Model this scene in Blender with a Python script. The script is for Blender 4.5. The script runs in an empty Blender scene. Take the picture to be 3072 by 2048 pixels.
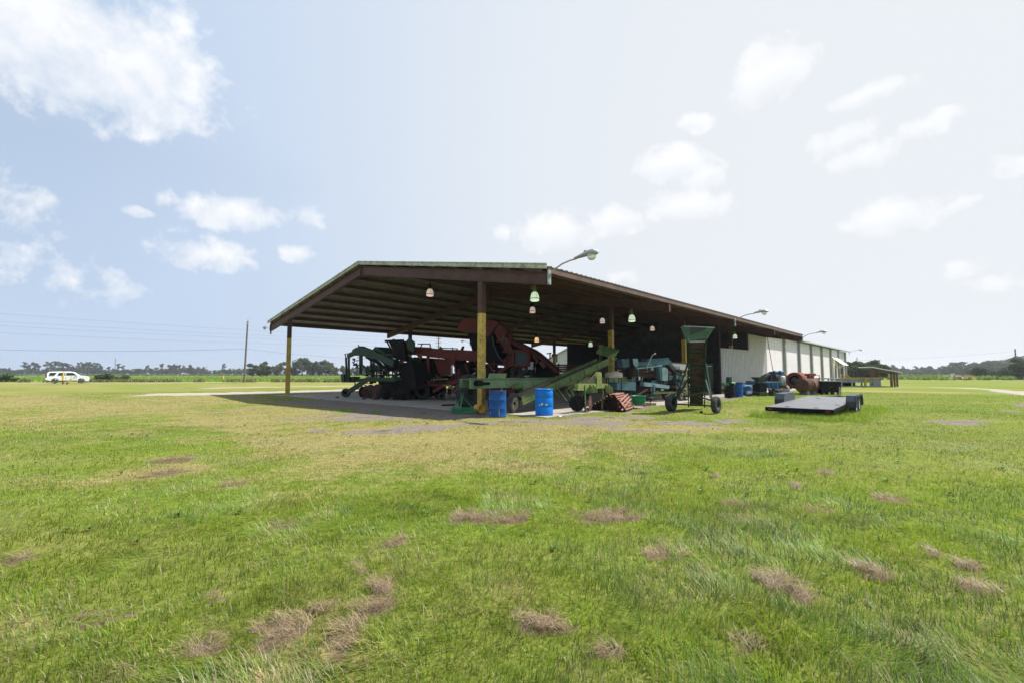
import bpy, math, random
import numpy as np
from mathutils import Vector, Matrix, noise as mn
random.seed(7); RNG = np.random.default_rng(11)
scene = bpy.context.scene
col = scene.collection
PI = math.pi
R = math.radians

# ------------------------------------------------------------------ camera
F, PITCH, EYE = 1389.3, 0.0689, 1.45          # focal length in photo pixels, tilt, eye height
cam_d = bpy.data.cameras.new('camera'); cam = bpy.data.objects.new('camera', cam_d); col.objects.link(cam)
cam.location = (0, 0, EYE); cam.rotation_euler = (PI/2 + PITCH, 0, 0)
cam_d.sensor_width = 36; cam_d.lens = F/3072*36; cam_d.clip_start = .05; cam_d.clip_end = 6000
scene.camera = cam
CP, SP = math.cos(PITCH), math.sin(PITCH)
def ray(px, py):
    a, b = (px-1536)/F, (1024-py)/F
    return Vector((a, CP - b*SP, SP + b*CP))
def G(px, py, z=0.0):
    d = ray(px, py); t = (z-EYE)/d.z
    return Vector((d.x*t, d.y*t, z))
def D(px, py, Y):
    d = ray(px, py); t = Y/d.y
    return Vector((d.x*t, Y, EYE + d.z*t))
# building frame: S runs along the shed, V across it
OX, OY, TH = -1.182, 17.965, 0.7531
U = Vector((math.sin(TH), math.cos(TH), 0)); Vv = Vector((-math.cos(TH), math.sin(TH), 0)); Z = Vector((0, 0, 1))
def B(s, v, z=0.0):
    p = Vector((OX, OY, 0)) + U*s + Vv*v; p.z = z
    return p

# ------------------------------------------------------------------ mesh builder
class MB:
    def __init__(s): s.v = []; s.f = []; s.sm = []
    def add(s, vs, fs, smooth=False):
        n = len(s.v); s.v += [tuple(x) for x in vs]; s.f += [tuple(i+n for i in f) for f in fs]; s.sm += [smooth]*len(fs); return s
    def obox(s, c, x, y, z):                     # centre and three half axes
        c, x, y, z = Vector(c), Vector(x), Vector(y), Vector(z)
        vs = [c+x*i+y*j+z*k for k in (-1, 1) for j in (-1, 1) for i in (-1, 1)]
        fs = [(0, 2, 3, 1), (4, 5, 7, 6), (0, 1, 5, 4), (2, 6, 7, 3), (0, 4, 6, 2), (1, 3, 7, 5)]
        if x.cross(y).dot(z) < 0: fs = [f[::-1] for f in fs]
        return s.add(vs, fs)
    def box(s, c, size, ang=0):
        ca, sa = math.cos(ang), math.sin(ang)
        return s.obox(c, (ca*size[0]/2, sa*size[0]/2, 0), (-sa*size[1]/2, ca*size[1]/2, 0), (0, 0, size[2]/2))
    def beam(s, a, b, w, h, up=Z):               # bar from a to b, width w sideways, height h along up
        a, b = Vector(a), Vector(b); d = (b-a)
        if d.length < 1e-6: return s
        dn = d.normalized(); side = dn.cross(Vector(up))
        if side.length < 1e-4: side = dn.cross(Vector((1, 0, 0)))
        side.normalize(); u2 = side.cross(dn)
        return s.obox((a+b)/2, d/2, side*w/2, u2*h/2)
    def ibeam(s, a, b, w, h, t=.02, up=Z):
        a, b = Vector(a), Vector(b); dn = (b-a).normalized(); side = dn.cross(Vector(up)).normalized(); u2 = side.cross(dn)
        s.beam(a, b, t*.7, h-2*t, up); o = u2*(h/2-t/2)
        s.beam(a+o, b+o, w, t, up); s.beam(a-o, b-o, w, t, up); return s
    def tube(s, pts, r, n=8, caps=True, smooth=True):
        pts = [Vector(p) for p in pts]; rs = r if isinstance(r, (list, tuple)) else [r]*len(pts)
        vs = []; fs = []; prev = None
        for i, p in enumerate(pts):
            d = (pts[min(i+1, len(pts)-1)] - pts[max(i-1, 0)]).normalized()
            if prev is None:
                x = d.cross(Z)
                if x.length < 1e-3: x = d.cross(Vector((1, 0, 0)))
            else: x = prev - d*prev.dot(d)
            x.normalize(); prev = x; y = d.cross(x)
            for k in range(n):
                a = 2*PI*k/n; vs.append(p + (x*math.cos(a)+y*math.sin(a))*rs[i])
        for i in range(len(pts)-1):
            for k in range(n): fs.append((i*n+k, i*n+(k+1) % n, (i+1)*n+(k+1) % n, (i+1)*n+k))
        s.add(vs, fs, smooth)
        if caps:
            s.add(vs[:n], [tuple(range(n))[::-1]]); s.add(vs[-n:], [tuple(range(n))])
        return s
    def lathe(s, c, axis, prof, n=20, smooth=True, closed=False):   # prof: (radius, distance along axis)
        c, ax = Vector(c), Vector(axis).normalized(); x = ax.cross(Z)
        if x.length < 1e-3: x = Vector((1, 0, 0))
        x.normalize(); y = ax.cross(x); vs = []; fs = []
        for r, h in prof:
            for k in range(n):
                a = 2*PI*k/n; vs.append(c + ax*h + (x*math.cos(a)+y*math.sin(a))*r)
        m = len(prof)
        for i in range(m if closed else m-1):
            j = (i+1) % m
            for k in range(n): fs.append((i*n+k, i*n+(k+1) % n, j*n+(k+1) % n, j*n+k))
        return s.add(vs, fs, smooth)
    def prism(s, poly, off):                      # polygon extruded by the vector off
        poly = [Vector(p) for p in poly]; off = Vector(off); n = len(poly)
        return s.add(poly + [p+off for p in poly], [tuple(range(n))[::-1], tuple(range(n, 2*n))] + [(i, (i+1) % n, n+(i+1) % n, n+i) for i in range(n)])
    def wheel(s, c, ax, r, w, hub=.55, n=28, lugs=0):    # tyre only
        ax = Vector(ax).normalized(); h = w/2; q = r*hub
        s.lathe(c, ax, [(q, -h*.75), (q*1.12, -h*.98), (r*.85, -h), (r*.96, -h*.8), (r, -h*.45), (r, h*.45), (r*.96, h*.8), (r*.85, h), (q*1.12, h*.98), (q, h*.75)], n, True, True)
        if lugs:
            x = ax.cross(Z).normalized(); y = ax.cross(x)
            for k in range(lugs):
                for sg in (-1, 1):
                    a = 2*PI*(k+(.5 if sg > 0 else 0))/lugs; rad = x*math.cos(a)+y*math.sin(a); tan = ax.cross(rad)
                    s.obox(Vector(c)+rad*(r*1.0)+ax*sg*h*.5, rad*r*.035, (ax*sg*h*.52+tan*h*.3), tan*r*.03-ax*sg*r*.012)
        return s
    def rim(s, c, ax, r, w, n=24):
        ax = Vector(ax).normalized(); h = w/2
        return s.lathe(c, ax, [(r, -h), (r*.93, -h*.97), (r*.86, -h*.4), (r*.55, -h*.1), (r*.4, -h*.3), (.001, -h*.32), (.001, h*.32), (r*.4, h*.3), (r*.55, h*.1), (r*.86, h*.4), (r*.93, h*.97), (r, h)], n, True, True)
    def build(s, name, m, parent=None, bevel=0, uv=None):
        me = bpy.data.meshes.new(name); me.from_pydata(s.v, [], s.f); me.update()
        if any(s.sm): me.polygons.foreach_set('use_smooth', s.sm)
        me.materials.append(m); o = bpy.data.objects.new(name, me); col.objects.link(o)
        if parent is not None:
            o.parent = parent; q = parent; off = Vector((0, 0, 0)); loc = False
            while q is not None: off += Vector(q.location); loc = loc or bool(q.get('local')); q = q.parent
            if not loc: me.transform(Matrix.Translation(-off))
        if bevel:
            b = o.modifiers.new('bevel', 'BEVEL'); b.width = bevel; b.segments = 2; b.limit_method = 'ANGLE'
        return o

def tag(o, label=None, cat=None, group=None, kind=None):
    if label: o['label'] = label
    if cat: o['category'] = cat
    if group: o['group'] = group
    if kind: o['kind'] = kind
    return o
def thing(name, label, cat, loc=(0, 0, 0), group=None, rz=0, local=False):
    o = bpy.data.objects.new(name, None); col.objects.link(o); o.location = loc; o.rotation_euler.z = rz
    o.empty_display_size = .2
    if local: o['local'] = 1
    return tag(o, label, cat, group)
def settle(o):                                    # top-level mesh: put its origin at its base
    me = o.data; c = np.empty(len(me.vertices)*3); me.vertices.foreach_get('co', c); c = c.reshape(-1, 3)
    m = Vector(((c[:, 0].min()+c[:, 0].max())/2, (c[:, 1].min()+c[:, 1].max())/2, c[:, 2].min()))
    me.transform(Matrix.Translation(-m)); o.location = m; return o
def copy_tree(o, parent=None):
    c = o.copy(); col.objects.link(c); c.parent = parent
    for ch in list(o.children): copy_tree(ch, c)
    return c

# ------------------------------------------------------------------ materials
def nmat(name):
    m = bpy.data.materials.new(name); m.use_nodes = True; nt = m.node_tree; b = nt.nodes['Principled BSDF']
    return m, nt, b
def N(nt, t, **kw):
    n = nt.nodes.new(t)
    for k, v in kw.items():
        if k in n.inputs: n.inputs[k].default_value = v
        else: setattr(n, k, v)
    return n
def L(nt, a, b): nt.links.new(a, b)
def mixc(nt, fac, a, b):
    n = nt.nodes.new('ShaderNodeMix'); n.data_type = 'RGBA'
    for s, v in ((0, fac), (6, a), (7, b)):
        if isinstance(v, (int, float)): n.inputs[s].default_value = v
        elif isinstance(v, tuple): n.inputs[s].default_value = v if len(v) == 4 else (*v, 1)
        else: L(nt, v, n.inputs[s])
    return n.outputs[2]
def noi(nt, scale, detail=4, rough=.6, vec=None, dist=0):
    n = N(nt, 'ShaderNodeTexNoise', Scale=scale, Detail=detail, Roughness=rough, Distortion=dist)
    if vec is not None: L(nt, vec, n.inputs['Vector'])
    return n.outputs['Fac']
def ramp(nt, fac, a, b, va=0, vb=1):
    n = N(nt, 'ShaderNodeMapRange'); n.inputs[1].default_value = a; n.inputs[2].default_value = b
    n.inputs[3].default_value = va; n.inputs[4].default_value = vb; n.clamp = True; L(nt, fac, n.inputs[0]); return n.outputs[0]
def mth(nt, op, a, b=None):
    n = N(nt, 'ShaderNodeMath'); n.operation = op
    for i, v in enumerate((a, b)):
        if v is None: continue
        if isinstance(v, (int, float)): n.inputs[i].default_value = v
        else: L(nt, v, n.inputs[i])
    return n.outputs[0]
def coords(nt, stretch=None):
    tc = N(nt, 'ShaderNodeNewGeometry').outputs['Position']
    if stretch:
        mp = N(nt, 'ShaderNodeMapping'); mp.inputs['Scale'].default_value = stretch; L(nt, tc, mp.inputs['Vector']); return mp.outputs[0]
    return tc
RUST = (.16, .065, .03)
def paint(name, c, rough=.55, metal=0, rust=.0, dirt=.35, rustc=RUST, scale=3.0, bump=.15, dark=.55, streak=False, spec=.28, spots=False):
    m, nt, b = nmat(name); b.inputs['Specular IOR Level'].default_value = spec; p = coords(nt); ps = coords(nt, (4, 4, .6)) if streak else p
    n1 = noi(nt, scale*.7, 5, .65, ps); n2 = noi(nt, scale*4, 6, .7, p)
    c2 = tuple(x*dark for x in c)
    base = mixc(nt, ramp(nt, n1, .42, .62, 0, min(1, dirt*1.25)), c, c2)
    base = mixc(nt, ramp(nt, n2, .48, .66, 0, dirt*.75), base, tuple(x*1.45+.015*dirt for x in c))
    base = mixc(nt, ramp(nt, noi(nt, scale*2.1, 7, .7, ps), .54, .64, 0, dirt*.6), base, tuple(x*.35 for x in c))
    if rust > 0:
        n3 = noi(nt, scale*1.3, 8, .72, ps)
        f = ramp(nt, n3, .72-rust*.45, .76-rust*.35, 0, 1)
        n4 = noi(nt, scale*9, 4, .7, p)
        base = mixc(nt, f, base, mixc(nt, n4, tuple(x*.5 for x in rustc), tuple(x*1.5 for x in rustc)))
        L(nt, ramp(nt, n3, .72-rust*.45, .76-rust*.35, rough, .9), b.inputs['Roughness'])
    else:
        L(nt, ramp(nt, n2, .3, .7, rough*.85, min(1, rough*1.2)), b.inputs['Roughness'])
    if spots:
        sp = ramp(nt, noi(nt, 11, 2, .5, p), .655, .69); base = mixc(nt, sp, base, (.05, .035, .03))
    L(nt, base, b.inputs['Base Color']); b.inputs['Metallic'].default_value = metal
    if bump:
        bp = N(nt, 'ShaderNodeBump', Strength=bump, Distance=.01); L(nt, n2, bp.inputs['Height']); L(nt, bp.outputs[0], b.inputs['Normal'])
    return m
M = {}
M['brown'] = paint('brown_paint', (.09, .042, .032), .6, rust=.12, dirt=.5)
M['yellow'] = paint('worn_yellow_paint', (.6, .42, .1), .6, rust=.26, dirt=.6, rustc=(.09, .05, .03), scale=7, spots=True)
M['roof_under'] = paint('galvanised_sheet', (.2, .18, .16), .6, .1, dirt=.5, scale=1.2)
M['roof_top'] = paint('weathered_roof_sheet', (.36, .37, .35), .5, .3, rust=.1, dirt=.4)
M['trim'] = paint('mildewed_white_trim', (.5, .52, .42), .55, rust=.05, dirt=.9, dark=.45, scale=5)
M['fascia'] = paint('brown_fascia', (.15, .095, .08), .6, dirt=.5)
M['white_wall'] = paint('white_block_wall', (.71, .67, .70), .85, dirt=.45, dark=.8, scale=1.5, streak=True)
M['pilaster'] = paint('grey_pilaster', (.3, .29, .29), .8, dirt=.3)
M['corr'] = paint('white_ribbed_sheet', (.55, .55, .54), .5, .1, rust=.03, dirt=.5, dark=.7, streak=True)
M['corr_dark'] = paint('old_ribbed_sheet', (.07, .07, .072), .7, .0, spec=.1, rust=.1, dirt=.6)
M['conc'] = paint('concrete', (.34, .3, .25), .9, dirt=.7, dark=.65, scale=1.0, bump=.3)
M['conc_grey'] = paint('grey_concrete', (.27, .26, .26), .9, dirt=.6, scale=2, bump=.3)
M['dgreen'] = paint('dark_green_paint', (.013, .042, .021), .55, rust=.2, dirt=.6, scale=3)
M['green'] = paint('faded_green_paint', (.10, .165, .05), .6, rust=.36, dirt=.8, rustc=(.21, .12, .055), scale=2.2)
M['lgreen'] = paint('light_green_paint', (.16, .27, .14), .6, rust=.36, dirt=.5, rustc=(.33, .15, .06), scale=2.5)
M['mgreen'] = paint('bright_green_paint', (.04, .22, .09), .5, rust=.07, dirt=.5, scale=5)
M['ygreen'] = paint('yellow_green_paint', (.19, .235, .07), .55, rust=.08, dirt=.5, scale=4)
M['red'] = paint('dull_red_paint', (.135, .02, .013), .6, rust=.12, dirt=.6, rustc=(.12, .05, .03))
M['orange'] = paint('faded_orange_paint', (.25, .06, .03), .6, rust=.2, dirt=.5)
M['teal'] = paint('teal_paint', (.075, .17, .19), .5, rust=.28, dirt=.6, scale=3)
M['lteal'] = paint('pale_teal_paint', (.24, .37, .37), .5, rust=.26, dirt=.5, scale=4)
M['hopper'] = paint('hopper_teal_paint', (.07, .16, .13), .5, rust=.12, dirt=.6, scale=4)
M['blue'] = paint('blue_drum_paint', (.006, .075, .28), .38, rust=.06, dirt=.4, scale=6, bump=.05)
M['plastic_blue'] = paint('blue_plastic', (.0, .17, .62), .35, dirt=.25, scale=4, bump=.03)
M['mblue'] = paint('machine_blue', (.02, .12, .25), .5, rust=.15, dirt=.6, scale=6)
M['dark'] = paint('dark_oily_steel', (.012, .011, .01), .7, .1, rust=.16, dirt=.6, rustc=(.04, .02, .013), spec=.08)
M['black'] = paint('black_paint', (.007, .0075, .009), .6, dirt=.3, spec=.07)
M['darkrust'] = paint('dark_rusty_steel', (.055, .026, .018), .8, rust=.25, dirt=.7, rustc=(.1, .045, .03), scale=5)
M['tyre'] = paint('tyre_rubber', (.035, .035, .038), .85, dirt=.7, dark=1.8, scale=8)
M['rimw'] = paint('dusty_white_rim', (.34, .29, .2), .5, rust=.2, dirt=.5, scale=9)
M['rust'] = paint('rusty_steel', (.13, .062, .045), .85, dirt=.8, dark=.5, scale=4, rust=.2, rustc=(.2, .11, .085))
M['rustred'] = paint('rusty_red_steel', (.18, .045, .03), .8, dirt=.7, rust=.2, scale=4)
M['rubber_belt'] = paint('dirty_conveyor_belt', (.045, .033, .022), .85, dirt=.9, dark=1.7, scale=3)
M['pipe'] = paint('rusty_pipe', (.27, .13, .095), .6, .2, rust=.25, dirt=.6, scale=7, rustc=(.2, .08, .05))
M['galv'] = paint('galvanised_steel', (.42, .45, .45), .42, .6, dirt=.5, scale=10)
M['white'] = paint('white_paint', (.75, .75, .73), .4, dirt=.3, scale=5)
M['cream'] = paint('stained_white_plastic', (.5, .46, .36), .5, dirt=.6, scale=6)
M['wood'] = paint('weathered_wood', (.2, .15, .11), .85, dirt=.7, scale=6, streak=True)
M['pole'] = paint('utility_pole_wood', (.17, .15, .12), .9, dirt=.6, scale=6, streak=True)
M['timber'] = paint('brown_timber', (.12, .07, .045), .8, dirt=.5)
M['yrail'] = paint('yellow_rail_paint', (.55, .36, .04), .5, rust=.12, dirt=.4, scale=4)
M['bucket'] = paint('yellow_bucket_plastic', (.75, .45, .06), .45, dirt=.3, scale=9, bump=.03)
M['tub'] = paint('green_tub', (.01, .23, .12), .45, dirt=.4, scale=5)
M['deck'] = paint('trailer_deck_steel', (.155, .16, .17), .45, .2, dirt=.5, dark=.75, scale=1.5)
M['slate'] = paint('slate_blue_steel', (.045, .058, .07), .45, .1, dirt=.3)
M['wire'] = paint('wire', (.04, .04, .045), .6, bump=0)
m, nt, b = nmat('car_white_paint'); b.inputs['Base Color'].default_value = (.72, .73, .75, 1); b.inputs['Roughness'].default_value = .25; b.inputs['Coat Weight'].default_value = .6; M['car'] = m
m, nt, b = nmat('dark_glass'); b.inputs['Base Color'].default_value = (.015, .018, .024, 1); b.inputs['Roughness'].default_value = .06; M['glass'] = m
m, nt, b = nmat('chrome'); b.inputs['Base Color'].default_value = (.6, .6, .62, 1); b.inputs['Metallic'].default_value = 1; b.inputs['Roughness'].default_value = .25; M['chrome'] = m
m, nt, b = nmat('clear_lens'); b.inputs['Base Color'].default_value = (.85, .86, .84, 1); b.inputs['Roughness'].default_value = .15; b.inputs['Transmission Weight'].default_value = .45; M['lens'] = m
m, nt, b = nmat('red_lamp_lens'); b.inputs['Base Color'].default_value = (.14, .012, .008, 1); b.inputs['Roughness'].default_value = .2; M['redlens'] = m
def lamp_glass(name, c, e):
    m, nt, b = nmat(name); b.inputs['Base Color'].default_value = (*c, 1); b.inputs['Roughness'].default_value = .3
    b.inputs['Emission Color'].default_value = (*c, 1); b.inputs['Emission Strength'].default_value = e; return m
M['gl_green'] = lamp_glass('green_lit_glass', (.74, .93, .7), .42)
M['gl_pink'] = lamp_glass('pink_lit_glass', (.92, .72, .64), .3)
M['gl_orange'] = lamp_glass('orange_lit_glass', (1, .62, .3), .6)
# ------------------------------------------------------------------ light and sky
SUN_AZ = (.97, .25); SUN_EL = R(56)
sx, sy = SUN_AZ; q = math.hypot(sx, sy); sx /= q; sy /= q
SUN = Vector((sx*math.cos(SUN_EL), sy*math.cos(SUN_EL), math.sin(SUN_EL)))
sl = bpy.data.lights.new('sun', 'SUN'); so = bpy.data.objects.new('sun', sl); col.objects.link(so)
sl.energy = 5.0; sl.angle = R(.6); sl.color = (1, .96, .89); so.rotation_euler = SUN.to_track_quat('Z', 'Y').to_euler(); so.location = (30, 10, 60)
w = bpy.data.worlds.new('World'); scene.world = w; w.use_nodes = True; nt = w.node_tree
bg = nt.nodes['Background']; bg.inputs['Strength'].default_value = .056
sky = N(nt, 'ShaderNodeTexSky'); sky.sky_type = 'NISHITA'; sky.sun_disc = False
sky.sun_elevation = SUN_EL; sky.sun_rotation = math.atan2(sx, sy); sky.air_density = 1.0; sky.dust_density = 3.5; sky.ozone_density = 1.0; sky.altitude = 10
geo = N(nt, 'ShaderNodeTexCoord').outputs['Generated']
def vdot(v):
    n = N(nt, 'ShaderNodeVectorMath'); n.operation = 'DOT_PRODUCT'; L(nt, geo, n.inputs[0]); n.inputs[1].default_value = tuple(v); return n.outputs['Value']
def vdotp(src, v):
    n = N(nt, 'ShaderNodeVectorMath'); n.operation = 'DOT_PRODUCT'; L(nt, src, n.inputs[0]); n.inputs[1].default_value = tuple(v); return n.outputs['Value']
# thin high haze: a milky veil, thickest towards the sun and near the horizon
hz = mth(nt, 'ADD', ramp(nt, vdot(SUN), -.2, .95, .0, .75), ramp(nt, vdot((0, 0, 1)), .0, .35, .4, .0))
veiln = noi(nt, 1.6, 4, .55, geo)
hz = mth(nt, 'MULTIPLY', hz, ramp(nt, veiln, .3, .7, .8, 1.1))
hz = mth(nt, 'MINIMUM', mth(nt, 'ADD', hz, .7), .98)
hr_ = N(nt, 'ShaderNodeMapRange'); hr_.interpolation_type = 'SMOOTHERSTEP'; L(nt, vdot((.75, .6, .28)), hr_.inputs[0]); hr_.inputs[1].default_value = -.1; hr_.inputs[2].default_value = 1.02
HAZE = mixc(nt, hr_.outputs[0], (6.6, 8.15, 10.5), (9.9, 10.35, 10.9))
skyc = mixc(nt, hz, sky.outputs[0], HAZE)
# cumulus clouds, placed by direction
CL = [(200, 110, 450, 225, 1.0), (500, 320, 150, 95, .7), (20, 580, 110, 95, .33), (100, 800, 240, 100, .28), (700, 640, 160, 58, .85), (575, 760, 150, 60, .7), (915, 655, 55, 38, .8), (400, 645, 40, 20, .5), (890, 765, 60, 30, .75),
      (1665, 690, 125, 62, 1.05), (1850, 672, 90, 48, .95), (2010, 500, 110, 60, 1.1), (2110, 530, 70, 50, 1.0), (2055, 628, 130, 52, 1.0), (2320, 215, 105, 90, 1.1), (2270, 270, 70, 70, .9), (2085, 372, 55, 28, .7), (2610, 283, 120, 30, .9), (2520, 415, 90, 48, .9), (2590, 460, 110, 42, .9), (2770, 388, 80, 34, .8), (2690, 640, 145, 66, 1.0), (2895, 615, 55, 24, .7), (2890, 820, 90, 26, .6), (2990, 860, 90, 26, .5), (1497, 697, 28, 22, .8), (3050, 500, 50, 40, .7), (1860, 840, 60, 20, .45)]
wn = N(nt, 'ShaderNodeTexNoise', Scale=5, Detail=4, Roughness=.6); L(nt, geo, wn.inputs['Vector'])
wsub = N(nt, 'ShaderNodeVectorMath'); wsub.operation = 'SUBTRACT'; L(nt, wn.outputs['Color'], wsub.inputs[0]); wsub.inputs[1].default_value = (.5, .5, .5)
wsc = N(nt, 'ShaderNodeVectorMath'); wsc.operation = 'SCALE'; L(nt, wsub.outputs[0], wsc.inputs[0]); wsc.inputs['Scale'].default_value = .06
wadd = N(nt, 'ShaderNodeVectorMath'); wadd.operation = 'ADD'; L(nt, geo, wadd.inputs[0]); L(nt, wsc.outputs[0], wadd.inputs[1])
warped = wadd.outputs[0]
fine = noi(nt, 9, 6, .62, geo); fine2 = noi(nt, 26, 4, .6, geo)
fsum = mth(nt, 'ADD', mth(nt, 'MULTIPLY', mth(nt, 'SUBTRACT', fine, .5), 2.8), mth(nt, 'MULTIPLY', mth(nt, 'SUBTRACT', fine2, .5), 2.6))
tot = None; low = None
for px, py, wx, wy, am in CL:
    c = ray(px, py); k = c.length; c = c/k
    a = c.cross(Z).normalized(); b2 = a.cross(c).normalized()
    sc = F*k
    xa = mth(nt, 'MULTIPLY', vdotp(warped, a), sc/wx/1.12)
    off = vdotp(warped, b2)
    ya = mth(nt, 'MULTIPLY', off, sc/wy/1.12)
    r2 = mth(nt, 'ADD', mth(nt, 'MULTIPLY', xa, xa), mth(nt, 'MULTIPLY', ya, ya))
    e = mth(nt, 'MULTIPLY', mth(nt, 'SUBTRACT', 1.0, r2), am)
    e = mth(nt, 'ADD', mth(nt, 'MAXIMUM', e, -3.0), ramp(nt, vdot(c), .2, .4, -4, 0))
    lo = mth(nt, 'MULTIPLY', e, ramp(nt, ya, -.75, .35, 1, 0))
    tot = e if tot is None else mth(nt, 'MAXIMUM', tot, e)
    low = lo if low is None else mth(nt, 'MAXIMUM', low, lo)
dens = mth(nt, 'ADD', tot, mth(nt, 'MULTIPLY', fsum, mth(nt, 'MULTIPLY', ramp(nt, tot, -.7, .15, 0, 1), ramp(nt, tot, .35, .8, 1, .45))))
cmask = ramp(nt, dens, .1, 1.0, 0, .92)
shade = ramp(nt, mth(nt, 'ADD', low, mth(nt, 'MULTIPLY', mth(nt, 'SUBTRACT', fine, .5), .9)), .2, .95, 0, 1)
cl = mixc(nt, shade, (12.0, 12.1, 12.3), (9.8, 10.4, 11.4))
L(nt, mixc(nt, cmask, skyc, cl), bg.inputs['Color'])
scene.view_settings.view_transform = 'Standard'; scene.view_settings.look = 'None'; scene.view_settings.exposure = .6; scene.view_settings.gamma = 1
scene.cycles.use_denoising = True
w.cycles.sampling_method = 'MANUAL'; w.cycles.sample_map_resolution = 512
scene.cycles.max_bounces = 6; scene.cycles.diffuse_bounces = 3; scene.cycles.transparent_max_bounces = 8
# ------------------------------------------------------------------ ground: what grows where
def vnoise(x, y, seed=0):
    xi = np.floor(x).astype(np.int64); yi = np.floor(y).astype(np.int64); xf = x-xi; yf = y-yi
    def h(a, b):
        n = (a*374761393 + b*668265263 + seed*1442695041) & 0xffffffff
        n = ((n ^ (n >> 13))*1274126177) & 0xffffffff
        return ((n ^ (n >> 16)) & 0xffff)/65535.0
    u = xf*xf*(3-2*xf); v = yf*yf*(3-2*yf)
    return (h(xi, yi)*(1-u)+h(xi+1, yi)*u)*(1-v)+(h(xi, yi+1)*(1-u)+h(xi+1, yi+1)*u)*v
def fbm(x, y, s, o=4, seed=0):
    t = 0; a = .5; n = 0
    for i in range(o):
        t = t+a*vnoise(x/s+17.3*i, y/s-9.1*i, seed+i); n += a; a *= .55; s /= 2.03
    return t/n
def sst(a, b, x): t = np.clip((x-a)/(b-a), 0, 1); return t*t*(3-2*t)
def ell(x, y, px, py, rx, ry):                    # patch centred where the photo shows it, radii in metres
    c = G(px, py); d = Vector((c.x, c.y)).normalized()
    a = (x-c.x)*d.y-(y-c.y)*d.x; b = (x-c.x)*d.x+(y-c.y)*d.y
    return 1-np.sqrt((a/rx)**2+(b/ry)**2)
def ellp(x, y, px, py, wx, wy):                   # the same, radii read off the photo in pixels
    Y = G(px, py).y
    near, far = G(px, py+wy).y, G(px, py-wy).y if py-wy > 1124 else G(px, 1124).y
    return ell(x, y, px, py, wx*Y/F, max(.08, (far-near)/2))
def poly_d(x, y, pts):
    d = np.full(np.shape(x), 1e9)
    for (ax, ay), (bx, by) in zip(pts[:-1], pts[1:]):
        vx, vy = bx-ax, by-ay; t = np.clip(((x-ax)*vx+(y-ay)*vy)/(vx*vx+vy*vy), 0, 1)
        d = np.minimum(d, np.hypot(x-ax-t*vx, y-ay-t*vy))
    return d
def tosv(x, y): dx = x-OX; dy = y-OY; return dx*U.x+dy*U.y, dx*Vv.x+dy*Vv.y
HAY = [(849, 1903, 56, 46), (1143, 1770, 36, 34), (1128, 1825, 42, 40), (1025, 1935, 28, 34), (313, 1864, 70, 22), (588, 1960, 70, 34), (372, 2030, 60, 22), (862, 1580, 42, 15), (1360, 1566, 45, 13), (1430, 1556, 50, 15), (1500, 1560, 60, 13), (1077, 1700, 16, 22), (637, 1805, 30, 16), (960, 1830, 22, 10),
       (1570, 1557, 22, 14), (1768, 1545, 45, 12), (1830, 1552, 60, 16), (1860, 1530, 22, 12), (1980, 1668, 44, 22), (2050, 1672, 26, 12), (2300, 1738, 36, 16), (2345, 1765, 36, 16), (2595, 1705, 34, 18), (2640, 1738, 38, 18), (2815, 1665, 46, 22), (2895, 1695, 52, 20), (2925, 1766, 56, 18), (1600, 1862, 80, 24), (1690, 1880, 46, 20), (2404, 1811, 34, 12), (2672, 1495, 30, 8), (2443, 1524, 46, 8), (2390, 1460, 12, 10), (2143, 1430, 14, 6), (2476, 1418, 36, 6), (2190, 1505, 40, 7), (1660, 1553, 16, 8), (2230, 1560, 30, 6), (530, 1380, 46, 9), (500, 1420, 50, 8), (1170, 1630, 40, 10), (2210, 1940, 50, 14), (1800, 1955, 60, 12), (60, 1680, 40, 16), (700, 1450, 40, 6)]
SAND_ROAD = [tuple(G(*p).xy) for p in ((430, 1185), (620, 1182), (800, 1178.5), (1035, 1171), (1200, 1166))]
SAND_W = [tuple(G(*p).xy) for p in ((560, 1181), (800, 1176.5), (1035, 1170), (1200, 1165))]
SAND_2 = [tuple(G(*p).xy) for p in ((620, 1163), (760, 1160.5), (1035, 1157), (1300, 1150))]
RT_ROAD = [tuple(G(*p).xy) for p in ((2690, 1159), (2870, 1162), (2960, 1166), (3040, 1173), (3110, 1183), (3260, 1195))]
LANE = [tuple(G(*p).xy) for p in ((-600, 1153), (60, 1148.5), (415, 1147), (560, 1146), (900, 1144.5))]
GR = [(1180, 1292, 150, 7, .95), (1120, 1296, 60, 5, .9), (960, 1290, 40, 5, .8), (1290, 1277, 110, 7, .85), (825, 1335, 40, 4, .55), (930, 1333, 45, 4, .6), (1440, 1268, 90, 6, .9), (1560, 1262, 80, 7, .95), (1250, 1230, 250, 22, 1.0), (960, 1205, 120, 8, .8), (1760, 1252, 70, 6, .85), (2070, 1268, 150, 9, .95), (1760, 1266, 200, 10, .62), (1950, 1290, 160, 6, .55), (1560, 1285, 140, 6, .5), (1080, 1255, 120, 8, .6), (880, 1255, 90, 6, .5), (2190, 1262, 60, 6, .85), (1900, 1250, 100, 6, .7), (2867, 1267, 62, 9, 1.0), (2950, 1262, 50, 5, .55), (3068, 1213, 30, 7, .9), (3040, 1232, 46, 4, .9), (660, 1230, 80, 5, .45), (2260, 1225, 70, 7, .4), (1330, 1320, 60, 5, .4), (740, 1222, 60, 5, .45)]
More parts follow.
